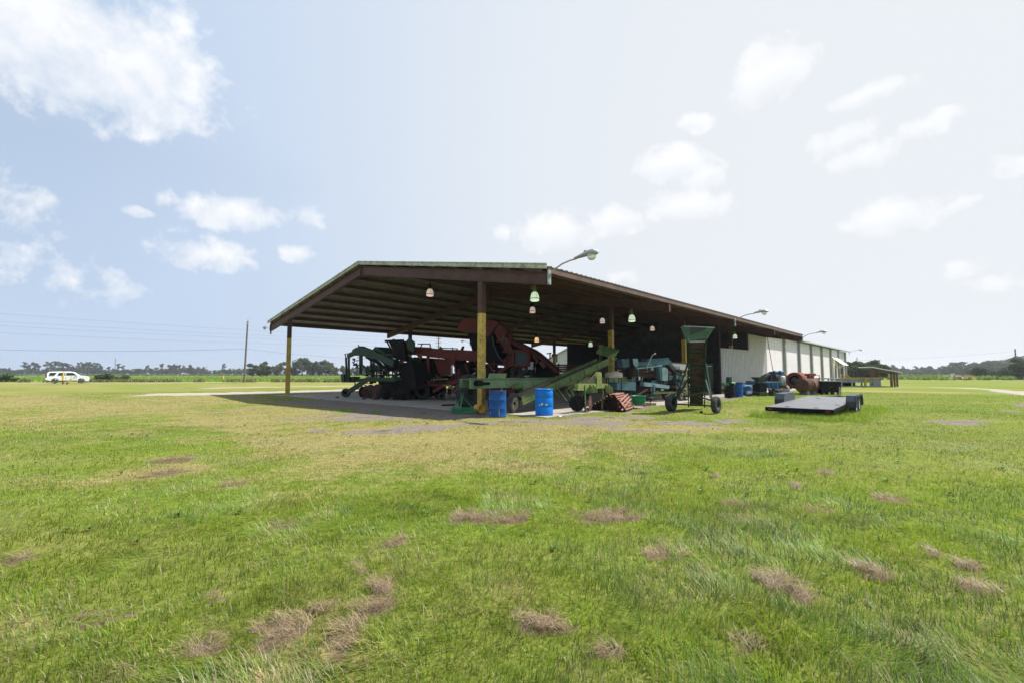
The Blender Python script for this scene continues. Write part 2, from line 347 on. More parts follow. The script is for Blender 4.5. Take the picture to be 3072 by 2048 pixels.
def fields(x, y):
    n1 = fbm(x, y, 2.6, 4, 3); n2 = fbm(x, y, .55, 4, 9); n3 = fbm(x, y, 11, 3, 21); nf = fbm(x, y, .16, 3, 33)
    r = np.hypot(x, y); s, v = tosv(x, y)
    wob = (n2-.5)*1.1+(n1-.5)*.9
    bare = np.zeros_like(x)
    for px, py, rx, ry, am in GR:
        e = ellp(x, y, px, py, rx, ry)
        bare = np.maximum(bare, am*sst(-.0, .3, e+wob*.8+(nf-.5)*1.1))
    e = np.minimum(np.minimum(s+3.4, .5-s), np.minimum(v+2.5, 12.5-v))   # gravel apron before the slab
    bare = np.maximum(bare, sst(-.1, .7, e*.8+wob*1.1))
    e = np.minimum(np.minimum(s+1, 42-s), np.minimum(v+5.3, 1-v)); bare = np.maximum(bare, .8*sst(0, .8, e*.6+wob*1.6-.35))
    sand = np.zeros_like(x)
    for pl, wd in ((SAND_ROAD, 1.3), (SAND_W, 3.0), (SAND_2, 1.2), (RT_ROAD, 1.1), (LANE, 1.3)):
        sand = np.maximum(sand, sst(-.3, .5, (wd-poly_d(x, y, pl))*.6+wob*1.3))
    # dry ground: the mown strip before the shed and the left field
    az = np.degrees(np.arctan2(x, y))
    dry = .04+.66*np.exp(-((az+6)/24)**2)*sst(4.2, 9, r)*(1-sst(22, 40, r)*.2)
    dry = np.maximum(dry, .5*sst(5, 16, r)*(1-sst(-8, 12, az)))
    dry = dry-.16*sst(14, 34, az)+.10*sst(30, 60, r)*(az > 20)*.5
    dry = dry+(n1-.5)*1.0+(n2-.5)*.9+(n3-.5)*.6
    for px, py, rx, ry, am in ((1750, 1272, 620, 26, .75), (1150, 1300, 480, 34, .45), (760, 1250, 330, 40, .4), (300, 1200, 500, 40, .3), (1250, 1360, 260, 26, .45), (400, 1420, 240, 30, .4), (2300, 1290, 160, 16, .3), (900, 1500, 500, 60, .15)):
        e = ellp(x, y, px, py, rx, ry); dry = dry+am*sst(-.05, .6, e+wob*.5)
    e = ell(x, y, 2620, 1172, 9, 4); dry = np.maximum(dry, sst(0, .5, e+wob*.3)*.75)
    e = ellp(x, y, 1330, 1360, 170, 18); dry = dry+.35*sst(0, .6, e+wob*.5)
    e = ellp(x, y, 2300, 1235, 160, 18); dry = dry+.3*sst(0, .6, e+wob*.5)
    hay = np.zeros_like(x)
    for px, py, rx, ry in HAY:
        e = ellp(x, y, px, py, rx*1.3, ry*1.3); hay = np.maximum(hay, sst(.0, .35, e+(n2-.5)*1.5+(nf-.5)*1.3-.06))
    hay = np.maximum(hay, sst(.66, .76, fbm(x, y, .8, 4, 77))*.35*(r < 12))
    slabm = ((s > -.45) & (s < 45) & (v > -3.6) & (v < 20))
    return np.clip(dry, 0, 1), np.clip(bare, 0, 1), np.clip(hay, 0, 1), np.clip(sand, 0, 1), n2, slabm

def grid_ground():
    # one sheet: fine squares close by, growing outwards
    def axis(lo, hi, c0=.0):
        out = [0.0]; st = .11
        while out[-1] < hi: out.append(out[-1]+st); st = max(.11, out[-1]*.0165)
        neg = [0.0]; st = .11
        while neg[-1] < lo: neg.append(neg[-1]+st); st = max(.11, neg[-1]*.0165)
        return np.array([-a for a in neg[:0:-1]]+out)
    xs = axis(2600, 2600); ys = axis(60, 2800)
    X, Y = np.meshgrid(xs, ys); x = X.ravel(); y = Y.ravel()
    dry, bare, hay, sand, n2, sl = fields(x, y)
    z = (fbm(x, y, 1.3, 3, 5)-.5)*.05*np.exp(-np.hypot(x, y)/25)-.012*bare
    s, v = tosv(x, y); z = np.where((s > -3) & (s < 95) & (v > -7) & (v < 22), np.minimum(z, 0)*.3-.004, z)
    nx, ny = len(xs), len(ys)
    i = np.arange((ny-1)*(nx-1)); rr = i//(nx-1); cc = i % (nx-1); a = rr*nx+cc
    faces = np.stack([a, a+1, a+nx+1, a+nx], 1)
    me = bpy.data.meshes.new('ground'); me.vertices.add(len(x)); me.vertices.foreach_set('co', np.stack([x, y, z], 1).ravel())
    me.loops.add(faces.size); me.loops.foreach_set('vertex_index', faces.ravel()); me.polygons.add(len(faces))
    me.polygons.foreach_set('loop_start', np.arange(0, faces.size, 4)); me.polygons.foreach_set('loop_total', np.full(len(faces), 4)); me.update(calc_edges=True)
    at = me.attributes.new('cover', 'FLOAT_COLOR', 'POINT'); at.data.foreach_set('color', np.stack([dry, bare, hay, sand], 1).ravel().astype(np.float32))
    me.polygons.foreach_set('use_smooth', np.ones(len(faces), bool))
    o = bpy.data.objects.new('ground', me); col.objects.link(o); return o
ground = tag(grid_ground(), 'wide flat mown field of green and straw coloured grass', kind='structure')
m, nt, b = nmat('ground_soil_and_turf'); ground.data.materials.append(m)
pc = coords(nt); at = N(nt, 'ShaderNodeAttribute'); at.attribute_name = 'cover'
sep = N(nt, 'ShaderNodeSeparateColor'); L(nt, at.outputs['Color'], sep.inputs[0])
f1 = noi(nt, 7, 8, .72, pc); f2 = noi(nt, 34, 6, .75, pc); f3 = noi(nt, 1.1, 6, .65, pc); f4 = noi(nt, .12, 5, .6, pc)
mpx = N(nt, 'ShaderNodeMapping'); mpx.inputs['Scale'].default_value = (.05, .35, 1); mpx.inputs['Rotation'].default_value = (0, 0, -.3); L(nt, pc, mpx.inputs[0]); band = noi(nt, 1, 4, .5, mpx.outputs[0])
def sharpen(v, n, amt, lo, hi): return ramp(nt, mth(nt, 'ADD', v, mth(nt, 'MULTIPLY', mth(nt, 'SUBTRACT', n, .5), amt)), lo, hi)
green = mixc(nt, ramp(nt, f1, .3, .7), (.06, .098, .012), (.23, .305, .034)); green = mixc(nt, ramp(nt, f4, .35, .65, 0, .45), green, (.27, .31, .045))
straw = mixc(nt, ramp(nt, f1, .3, .7), (.2, .16, .06), (.46, .37, .17))
dryf = sharpen(sep.outputs[0], f1, .9, .3, .75)
dryf = mth(nt, 'MAXIMUM', dryf, ramp(nt, mth(nt, 'ADD', band, mth(nt, 'MULTIPLY', f1, .3)), .6, .8, 0, .5))
c = mixc(nt, mth(nt, 'MULTIPLY', dryf, .75), green, straw)
c = mixc(nt, ramp(nt, f2, .42, .62, 0, .5), c, mixc(nt, dryf, (.035, .06, .01), (.10, .08, .035)))
hayf = sharpen(sep.outputs[2], f1, .6, .35, .7)
c = mixc(nt, hayf, c, mixc(nt, f2, (.085, .06, .035), (.30, .225, .135)))
grav = mixc(nt, ramp(nt, f2, .35, .65), (.08, .066, .055), (.31, .26, .215)); grav = mixc(nt, ramp(nt, f3, .55, .68, 0, .75), grav, (.055, .05, .047))
c = mixc(nt, sharpen(sep.outputs[1], f1, 1.1, .42, .6), c, grav)
sandc = mixc(nt, f2, (.26, .22, .18), (.46, .41, .35))
c = mixc(nt, sharpen(N(nt, 'ShaderNodeAttribute').outputs['Alpha'] if False else at.outputs['Alpha'], f1, 1.0, .42, .62), c, sandc)
L(nt, c, b.inputs['Base Color']); b.inputs['Roughness'].default_value = 1; b.inputs['Specular IOR Level'].default_value = .1
bp = N(nt, 'ShaderNodeBump', Strength=.8, Distance=.05); L(nt, mth(nt, 'ADD', f1, mth(nt, 'MULTIPLY', f2, .5)), bp.inputs['Height']); L(nt, bp.outputs[0], b.inputs['Normal'])

# ------------------------------------------------------------------ grass blades
def grass_mat(name, trans=.45):
    m, nt, b = nmat(name); nt.nodes.remove(b); out = nt.nodes['Material Output']
    a = N(nt, 'ShaderNodeAttribute'); a.attribute_name = 'tint'
    d = N(nt, 'ShaderNodeBsdfDiffuse'); t = N(nt, 'ShaderNodeBsdfTranslucent'); g = N(nt, 'ShaderNodeBsdfGlossy', Roughness=.5)
    L(nt, a.outputs['Color'], d.inputs['Color'])
    tc = mixc(nt, .35, a.outputs['Color'], (.36, .46, .03)) if trans > .2 else a.outputs['Color']
    L(nt, tc, t.inputs['Color']); g.inputs['Color'].default_value = (.9, .95, .9, 1)
    m1 = N(nt, 'ShaderNodeMixShader'); m1.inputs[0].default_value = trans; L(nt, d.outputs[0], m1.inputs[1]); L(nt, t.outputs[0], m1.inputs[2])
    m2 = N(nt, 'ShaderNodeMixShader'); m2.inputs[0].default_value = .03; L(nt, m1.outputs[0], m2.inputs[1]); L(nt, g.outputs[0], m2.inputs[2])
    L(nt, m2.outputs[0], out.inputs[0]); return m
def mesh_from_blades(name, P, mat):
    """P: arrays base(n,3), dirs(n,2), length, lean, width, colour(n,3), segs"""
    base, d2, ln, lean, wd, colr = P
    n = len(ln); perp = np.stack([-d2[:, 1], d2[:, 0], np.zeros(n)], 1); d3 = np.stack([d2[:, 0], d2[:, 1], np.zeros(n)], 1)
    up = np.array([0, 0, 1.0])
    t1, t2 = .5, 1.0
    def pt(t): return base+d3*(ln*lean*(t**1.8))[:, None]+up*(ln*np.sqrt(np.maximum(.02, 1-lean**2*.85))*(t-(t**2)*lean*.35))[:, None]
    p1 = pt(t1); p2 = pt(t2); w = wd[:, None]/2
    vs = np.stack([base-perp*w, base+perp*w, p1+perp*w*.85, p1-perp*w*.85, p2], 1)
    V = vs.reshape(-1, 3); k = np.arange(n)*5
    li = np.stack([k, k+1, k+2, k+3, k+3, k+2, k+4], 1).ravel()
    me = bpy.data.meshes.new(name); me.vertices.add(len(V)); me.vertices.foreach_set('co', V.ravel()); me.loops.add(len(li)); me.loops.foreach_set('vertex_index', li)
    ls = np.stack([np.arange(n)*7, np.arange(n)*7+4], 1).ravel(); lt = np.tile([4, 3], n); me.polygons.add(2*n)
    me.polygons.foreach_set('loop_start', ls); me.polygons.foreach_set('loop_total', lt); me.update(calc_edges=True)
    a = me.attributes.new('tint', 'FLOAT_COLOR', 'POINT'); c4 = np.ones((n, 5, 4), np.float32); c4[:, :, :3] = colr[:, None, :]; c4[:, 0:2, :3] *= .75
    a.data.foreach_set('color', c4.ravel())
    me.materials.append(mat); o = bpy.data.objects.new(name, me); col.objects.link(o); return o
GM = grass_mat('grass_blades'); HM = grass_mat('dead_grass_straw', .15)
def scatter(n, r0, r1, a0=-60, a1=60):
    if r1 <= 10: a0, a1 = -80, 80; n = int(n*1.333)
    elif r1 <= 26: a0, a1 = -66, 66; n = int(n*1.1)
    r = np.sqrt(RNG.uniform(r0*r0, r1*r1, n)); a = np.radians(RNG.uniform(a0, a1, n)); return r*np.sin(a), r*np.cos(a), r
def make_grass():
    parts = []
    for r0, r1, dens, lmul, wmul in ((.3, 3.6, 4600, 1.0, .9), (3.6, 6.0, 2500, .9, 1.05), (6, 10, 1300, .72, 1.3), (10, 16, 800, .6, 1.55), (16, 26, 380, .55, 2.1), (26, 46, 120, .6, 3.4)):
        n = int(1.047*(r1*r1-r0*r0)*dens); x, y, r = scatter(n, r0, r1); n = len(x)
        dry, bare, hay, sand, n2, sl = fields(x, y)
        f = fbm(x, y, .35, 3, 41)
        keep = (RNG.random(n) > np.clip(bare*1.5, 0, .985)) & (RNG.random(n) > np.clip(sand*1.8, 0, .98)) & ~sl & (RNG.random(n) > np.clip(hay*1.1, 0, .97)) & (RNG.random(n) < .3+1.3*f)
        # tall uncut tufts stay under the trailer too
        parts.append([v[keep] for v in (x, y, r, dry, n2, f, bare, hay)]+[np.full(keep.sum(), lmul), np.full(keep.sum(), wmul)])
    x, y, r, dry, n2, f, bare, hay, lm, wm = [np.concatenate(v) for v in zip(*parts)]
    n = len(x); big = fbm(x, y, 1.7, 3, 55); clump = fbm(x, y, .28, 2, 63)
    ln = (.04+.075*RNG.random(n)+.09*np.clip(big-.45, 0, 1)*1.6+.07*np.clip(clump-.5, 0, 1))*lm*(1-.35*dry)*(1-.45*bare)
    tuft = sst(.55, .68, fbm(x, y, .75, 3, 57))*(r < 14)*(1-dry*.7); ln = ln*(1+.65*tuft*RNG.random(n))
    flow = fbm(x, y, 1.1, 3, 88)*4*PI; a = flow+RNG.normal(0, 1, n)*(1.15-.8*tuft); lean = np.clip(RNG.beta(2.2, 2.4, n)*.95+.05+.3*tuft, .05, .96)
    wd = (.0034+.0032*RNG.random(n))*wm
    pd = np.clip(dry*1.15-.1+(f-.5)*.6, 0, 1); isd = RNG.random(n) < pd*.6+.07+.22*(clump > .63)
    g0 = np.array([.055, .12, .01]); g1 = np.array([.25, .365, .03]); y0 = np.array([.29, .30, .07]); s0 = np.array([.5, .39, .2]); bl = np.array([.17, .26, .13])
    t = (RNG.random(n)**1.0)[:, None]; cg = g0*(1-t)+g1*t
    cg = cg*(1-.45*dry[:, None])+y0*.45*dry[:, None]*(.6+.6*t)
    isb = (big > .6) & (RNG.random(n) < .12); cg[isb] = bl*(.8+.5*t[isb])
    cs = s0*(.4+.6*RNG.random(n)[:, None]); c = np.where(isd[:, None], cs, cg)*(.42+1.15*fbm(x, y, .17, 3, 71))[:, None]
    z = (fbm(x, y, 1.3, 3, 5)-.5)*.05*np.exp(-r/25)-.01
    s, v = tosv(x, y); z = np.where((s > -3) & (s < 95) & (v > -7) & (v < 22), np.minimum(z, 0)*.3-.006, z)
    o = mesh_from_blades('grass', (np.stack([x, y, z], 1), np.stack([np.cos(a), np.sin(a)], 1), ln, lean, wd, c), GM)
    return tag(o, 'short green and straw coloured grass covering the field', 'grass', kind='stuff')
make_grass()
def make_hay():
    bs = []
    for px, py, wx, wy in HAY:
        wx *= 1.25; wy *= 1.25; c = G(px, py); Y = c.y
        if Y > 16: continue
        rx = wx*Y/F*1.5; ry = max(.08, (G(px, py-wy).y-G(px, py+wy).y)/2)*1.5; n = int(min(16000, 15000*rx*ry*(1.2 if Y < 4.5 else .65)))
        x = c.x+rx*RNG.uniform(-1, 1, n); y = c.y+ry*RNG.uniform(-1, 1, n); h = fields(x, y)[2]
        keep = RNG.random(n) < h**1.5; x = x[keep]; y = y[keep]; t = 1-h[keep]; n = len(x)
        bs.append(np.stack([x, y, (fbm(x, y, 1.3, 3, 5)-.5)*.05+.004+.024*(1-t*.8)*RNG.random(n)+.025*fbm(x, y, .12, 2, 3), np.full(n, 1+.12*max(0, Y-4))], 1))
    q = np.concatenate(bs); n = len(q); flow = fbm(q[:, 0], q[:, 1], .3, 2, 19)*5*PI; a = flow+RNG.normal(0, .8, n)
    ln = (.04+.09*RNG.random(n)); lean = np.clip(RNG.normal(.96, .03, n), .85, .99); wd = (.0018+.0012*RNG.random(n))*q[:, 3]
    s0 = np.array([.34, .245, .15]); c = s0*(.35+.85*RNG.random(n)[:, None])
    o = mesh_from_blades('dead_grass', (q[:, :3].copy(), np.stack([np.cos(a), np.sin(a)], 1), ln, lean, wd, c), HM)
    tag(o, 'matted brown clumps of dead cut grass lying on the green grass', 'dead grass', kind='stuff')
make_hay()
def make_weeds():                                 # broad leaved rosettes scattered through the turf
    n = 420; x, y, r = scatter(n, 1.8, 15); n = len(x); k = fbm(x, y, 1.4, 3, 131) > .5; x = x[k]; y = y[k]; r = r[k]; n = len(x); m_ = 9
    a = (np.tile(np.arange(m_)*2*PI/m_, n)+RNG.normal(0, .3, n*m_)); X = np.repeat(x, m_); Y = np.repeat(y, m_); sz = np.repeat(RNG.uniform(.5, 1.2, n), m_)
    c = np.array([.13, .25, .04])*np.repeat(RNG.uniform(.6, 1.3, n), m_)[:, None]*RNG.uniform(.8, 1.2, n*m_)[:, None]
    z = (fbm(X, Y, 1.3, 3, 5)-.5)*.05*np.exp(-np.hypot(X, Y)/25)+.02
    o = mesh_from_blades('weeds', (np.stack([X, Y, z], 1), np.stack([np.cos(a), np.sin(a)], 1), .075*sz*RNG.uniform(.7, 1.2, n*m_), RNG.uniform(.75, .95, n*m_), .022*sz, c), GM)
    tag(o, 'small broad leaved weeds scattered through the near grass', 'weeds', kind='stuff')
make_weeds()
# pale road surfaces are part of the ground sheet; the slab is a real step
slab = MB(); slab.prism([B(-.35, -3.5, -.12), B(42.5, -3.5, -.12), B(42.5, 19.6, -.12), B(-.35, 19.6, -.12)], (0, 0, .15))
tag(slab.build('concrete_floor', M['conc']), 'stained concrete floor slab under the open shed', kind='structure')

# ------------------------------------------------------------------ far crops and weeds
def leafy(name, n, f_xy, hmin, hmax, wid, colf, label, cat, seed=0, mat=None):
    x, y = f_xy(n); n = len(x); h = RNG.uniform(hmin, hmax, n); base = np.stack([x, y, np.zeros(n)], 1); a = RNG.uniform(0, 2*PI, n)
    wd = wid*RNG.uniform(.6, 1.3, n); lean = RNG.uniform(.1, .8, n)
    o = mesh_from_blades(name, (base, np.stack([np.cos(a), np.sin(a)], 1), h, lean, wd, colf(x, y, n)), GM)
    return tag(o, label, cat, kind='stuff')
def crop_xy(n):
    px = RNG.uniform(-300, 1560, n); y = RNG.uniform(1/250, 1/86, n)**-1; y += (fbm(px, y, 60, 2, 4)-.5)*4
    y = np.round(y/1.1)*1.1+RNG.normal(0, .22, n); return (px-1536)/F*y, y
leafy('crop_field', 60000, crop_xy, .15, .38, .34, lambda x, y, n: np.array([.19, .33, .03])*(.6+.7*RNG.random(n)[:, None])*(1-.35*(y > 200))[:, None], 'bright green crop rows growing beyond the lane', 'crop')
def crop2_xy(n):
    px = RNG.uniform(-300, 1560, n); y = RNG.uniform(1/470, 1/330, n)**-1; return (px-1536)/F*y, y
leafy('tall_crop', 26000, crop2_xy, .8, 1.7, 1.1, lambda x, y, n: np.array([.08, .15, .04])*(.6+.6*RNG.random(n)[:, None]), 'taller dark green crop at the foot of the distant trees', 'crop')
def weeds_xy(n):
    px = RNG.uniform(-100, 1100, n); y = 83+RNG.normal(0, 1.3, n)+3*(fbm(px, px*0, 90, 2, 4)-.5); k = fbm(px, px*0, 40, 3, 14) > .47; return ((px-1536)/F*y)[k], y[k]
def tg_xy(n):
    t = RNG.uniform(-.9, 1.1, n); side = RNG.random(n) < .5
    fx = np.where(side, RNG.uniform(-.6, 7.2, n), RNG.normal(-.3, .4, n)); wy_ = np.where(side, RNG.normal(-.35, .35, n), RNG.uniform(-.3, 2.3, n))
    x = 10.2+.685*fx-.727*wy_; y = 14.85+.725*fx+.687*wy_; return x, y
leafy('uncut_grass', 7000, tg_xy, .07, .24, .011, lambda x, y, n: np.array([.24, .35, .03])*(.5+.8*RNG.random(n)[:, None]), 'longer bright grass growing up around the flatbed trailer', 'grass')
leafy('roadside_weeds', 12000, weeds_xy, .2, .75, .24, lambda x, y, n: np.where(RNG.random(n)[:, None] < .5, np.array([.09, .13, .04]), np.array([.22, .17, .08]))*(.6+.6*RNG.random(n)[:, None]), 'ragged weeds along the edge of the crop field', 'weeds')
def rweeds_xy(n):
    px = RNG.uniform(2660, 3500, n); y = RNG.uniform(1/230, 1/108, n)**-1; k = fbm(px, y, 25, 3, 24) > .3+.2*(y < 118); return ((px-1536)/F*y)[k], y[k]
leafy('tall_grass', 36000, rweeds_xy, .5, 1.4, .55, lambda x, y, n: np.where(((x/y*F+1536 > 2850) & (x/y*F+1536 < 2925) & (y < 135))[:, None], np.array([.30, .22, .1]), np.array([.13, .22, .05]))*(.55+.7*RNG.random(n)[:, None]), 'tall weedy grass before the right hand wood', 'grass')
# ------------------------------------------------------------------ trees
def leaf_mat(name, c):
    m, nt, b = nmat(name); nt.nodes.remove(b); out = nt.nodes['Material Output']
    a = N(nt, 'ShaderNodeAttribute'); a.attribute_name = 'tint'; oi = N(nt, 'ShaderNodeObjectInfo')
    cc = mixc(nt, oi.outputs['Random'], tuple(x*.72 for x in c), (c[0]*1.45, c[1]*1.25, c[2]*1.2))
    mm = N(nt, 'ShaderNodeMix'); mm.data_type = 'RGBA'; mm.blend_type = 'MULTIPLY'; mm.inputs[0].default_value = 1; L(nt, cc, mm.inputs[6]); L(nt, a.outputs['Color'], mm.inputs[7])
    d = N(nt, 'ShaderNodeBsdfDiffuse'); t = N(nt, 'ShaderNodeBsdfTranslucent'); L(nt, mm.outputs[2], d.inputs[0]); L(nt, mm.outputs[2], t.inputs[0])
    m1 = N(nt, 'ShaderNodeMixShader'); m1.inputs[0].default_value = .3; L(nt, d.outputs[0], m1.inputs[1]); L(nt, t.outputs[0], m1.inputs[2]); L(nt, m1.outputs[0], out.inputs[0]); return m
LM = {'pine': leaf_mat('pine_needles', (.05, .085, .035)), 'oak': leaf_mat('broad_leaves', (.055, .085, .028)), 'bush': leaf_mat('bush_leaves', (.05, .095, .03)), 'palm': leaf_mat('palm_fronds', (.06, .085, .035))}
BARK = paint('grey_bark', (.12, .1, .085), .95, dirt=.6, scale=2)
def crown_mesh(name, blobs, nleaf, size, seed, mat):
    rg = np.random.default_rng(seed); vs = []; cs = []
    wts = np.array([b[3]*b[4] for b in blobs], float); wts /= wts.sum()
    pick = rg.choice(len(blobs), nleaf, p=wts)
    bl = np.array(blobs)[pick]
    d = rg.normal(size=(nleaf, 3)); d /= np.linalg.norm(d, axis=1)[:, None]
    rad = rg.random(nleaf)**.4*(1+.25*np.sin(d[:, 0]*7+seed)*np.cos(d[:, 2]*6))
    P = bl[:, :3]+d*rad[:, None]*np.stack([bl[:, 3], bl[:, 3], bl[:, 4]], 1)
    q = rg.normal(size=(nleaf, 3)); q[:, 2] *= .6; q /= np.linalg.norm(q, axis=1)[:, None]; w = np.cross(q, rg.normal(size=(nleaf, 3))); w /= np.linalg.norm(w, axis=1)[:, None]
    s = size*rg.uniform(.5, 1.3, nleaf)[:, None]
    V = np.stack([P-q*s, P+w*s*.6, P+q*s, P-w*s*.55], 1).reshape(-1, 3)
    me = bpy.data.meshes.new(name); me.vertices.add(len(V)); me.vertices.foreach_set('co', V.ravel()); me.loops.add(len(V)); me.loops.foreach_set('vertex_index', np.arange(len(V)))
    me.polygons.add(nleaf); me.polygons.foreach_set('loop_start', np.arange(0, len(V), 4)); me.polygons.foreach_set('loop_total', np.full(nleaf, 4)); me.update(calc_edges=True)
    blobtone = rg.uniform(.55, 1.4, len(blobs))[pick]; c = np.ones((nleaf, 4, 4), np.float32); tone = blobtone*rg.uniform(.8, 1.2, nleaf); c[:, :, :3] = tone[:, None, None]
    a = me.attributes.new('tint', 'FLOAT_COLOR', 'POINT'); a.data.foreach_set('color', c.ravel()); me.materials.append(mat); return me
def trunk_mesh(name, h, r, limbs, lean=.0):
    b = MB(); top = Vector((lean*h, 0, h)); b.tube([(0, 0, -.1), Vector((lean*h*.4, .0, h*.5)), top], [r, r*.75, r*.35], 7)
    for p in limbs:
        p = Vector(p); s = top*max(.35, min(.9, p.z/h-.25)) if h > 0 else Vector(); b.tube([s, s.lerp(p, .55)+Vector((0, 0, -.05*h)), p], [r*.45, r*.3, r*.1], 5)
    o = b.build(name, BARK); me = o.data; bpy.data.objects.remove(o); return me
VAR = {}
def make_variants():
    for k in range(5):                            # unit: metres at real size, about 15 m pines
        rg = random.Random(100+k); H = 15; bl = []
        for i in range(rg.randint(8, 12)):
            z = rg.uniform(.42, 1.0)*H; rr = (1.25-abs(z/H-.7))*2.1; a = rg.uniform(0, 2*PI); bl.append((math.cos(a)*rr*rg.uniform(.3, 1), math.sin(a)*rr*rg.uniform(.3, 1), z-.8, rg.uniform(.9, 1.9), rg.uniform(.6, 1.2)))
        VAR['pine', k] = (crown_mesh('crown', bl, 1500, .42, k, LM['pine']), trunk_mesh('trunk', H*.93, .3, [(b[0]*.8, b[1]*.8, b[2]-.3) for b in bl[:6]], rg.uniform(-.03, .03)))
    for k in range(5):                            # broad round trees about 11 m
        rg = random.Random(200+k); H = 11; bl = []
        for i in range(12):
            z = rg.uniform(.18, .86)*H; rr = 3.9*math.sqrt(max(.05, 1-((z/H-.45)/.55)**2)); a = rg.uniform(0, 2*PI); bl.append((math.cos(a)*rr*rg.uniform(.2, .85), math.sin(a)*rr*rg.uniform(.2, .85), z, rg.uniform(1.4, 2.4), rg.uniform(1.1, 1.8)))
        VAR['oak', k] = (crown_mesh('crown', bl, 2600, .48, 50+k, LM['oak']), trunk_mesh('trunk', H*.62, .34, [(b[0]*.8, b[1]*.8, b[2]) for b in bl[:7]]))
    for k in range(3):
        rg = random.Random(300+k); bl = [(rg.uniform(-1.3, 1.3), rg.uniform(-1.3, 1.3), rg.uniform(.3, 1.7), rg.uniform(.6, 1.1), rg.uniform(.5, .9)) for i in range(8)]
        VAR['bush', k] = (crown_mesh('foliage', bl, 1500, .16, 80+k, LM['bush']), trunk_mesh('stem', 1.1, .06, [(b[0]*.7, b[1]*.7, b[2]) for b in bl[:6]]))
make_variants()
def tree(kind, px, Y, h, label, group, wmul=1.0, seed=0, name=None):
    rg = random.Random(int(px*7+Y)); k = rg.randrange(3 if kind == 'bush' else 5); H = {'pine': 15.2, 'oak': 11.2, 'bush': 2.4}[kind]
    sc = h/H; x = (px-1536)/F*Y*CP
    t = thing(name or {'pine': 'pine_tree', 'oak': 'broadleaf_tree', 'bush': 'bush'}[kind], label, {'pine': 'pine tree', 'oak': 'tree', 'bush': 'bush'}[kind], (x, Y, 0), group, rg.uniform(0, 6.28))
    t.scale = (sc*wmul, sc*wmul, sc)
    for me in VAR[kind, k]:
        o = bpy.data.objects.new(me.name.split('.')[0], me); col.objects.link(o); o.parent = t
    return t
rg = random.Random(5)
LEFT = 'trees of the line beyond the crop field'
def topy(py, Y): return EYE+(1120-py)*Y/F
# tall pines that stand out above the line, as the photo shows them (pixel x, top y)
pines = [(72, 1084), (82, 1088), (100, 1082), (112, 1090), (140, 1083), (156, 1078), (166, 1080), (178, 1082), (190, 1084), (205, 1088), (216, 1092), (232, 1086), (244, 1084), (256, 1079), (266, 1083), (278, 1086), (290, 1087), (302, 1090), (325, 1098), (355, 1089), (368, 1094), (442, 1089), (483, 1088), (508, 1090), (522, 1086), (535, 1092), (550, 1094), (568, 1090), (594, 1094), (612, 1098), (672, 1089), (688, 1102), (700, 1104), (26, 1100), (8, 1102)]
for i, (px, py) in enumerate(pines):
    Y = rg.uniform(480, 540); tree('pine', px, Y, topy(py, Y), 'tall thin pine with a flat open crown rising from the far left treeline', LEFT, wmul=rg.uniform(.75, 1.1))
for px in range(-60, 760, 13):
    p = px+rg.uniform(-4, 4); Y = rg.uniform(500, 560); top = 1103+4*math.sin(px*.021)+rg.uniform(-4, 4)
    tree('oak', p, Y, topy(top, Y), 'low dark broadleaf tree filling the far left treeline', LEFT, wmul=rg.uniform(1.3, 1.9))
# nearer, larger clump seen past the corner post
clump = [(758, 1087, 215, 'oak'), (783, 1079, 230, 'oak'), (800, 1096, 225, 'oak'), (818, 1092, 300, 'pine'), (833, 1084, 310, 'oak'), (846, 1081, 320, 'pine'), (862, 1090, 330, 'oak'), (880, 1084, 300, 'oak'), (893, 1076, 300, 'pine'), (906, 1070, 300, 'oak'), (920, 1073, 305, 'pine'), (932, 1075, 300, 'oak'), (946, 1081, 300, 'pine'), (957, 1084, 305, 'oak'), (968, 1078, 300, 'pine'), (978, 1079, 302, 'oak'), (990, 1085, 300, 'oak'), (1003, 1095, 310, 'oak'), (1020, 1101, 330, 'pine'), (1035, 1093, 320, 'oak'), (1052, 1100, 330, 'oak'), (1070, 1098, 330, 'oak'), (1090, 1092, 330, 'oak'), (1105, 1089, 320, 'oak'), (1122, 1090, 320, 'oak'), (1140, 1096, 330, 'oak'), (1160, 1099, 330, 'oak'), (1185, 1100, 330, 'oak'), (1210, 1100, 330, 'oak')]
lab = {'oak': 'rounded green tree in the nearer clump seen past the corner post', 'pine': 'pine with layered crown in the nearer clump past the corner post'}
for i, (px, py, Y, k) in enumerate(clump):
    if i == 0: l = 'dark shaggy tree just right of the tall utility pole'
    elif i == 1: l = 'spreading pale crowned tree right of the tall utility pole'
    else: l = lab[k]
    tree(k, px, Y, topy(py, Y), l, 'clump of trees beside the corner post', wmul=rg.uniform(1.0, 1.35))
for px in range(1240, 1700, 26): tree('oak', px, 340, topy(1101, 340), 'low distant tree glimpsed through the machinery under the roof', 'trees glimpsed behind the shed', wmul=1.4)
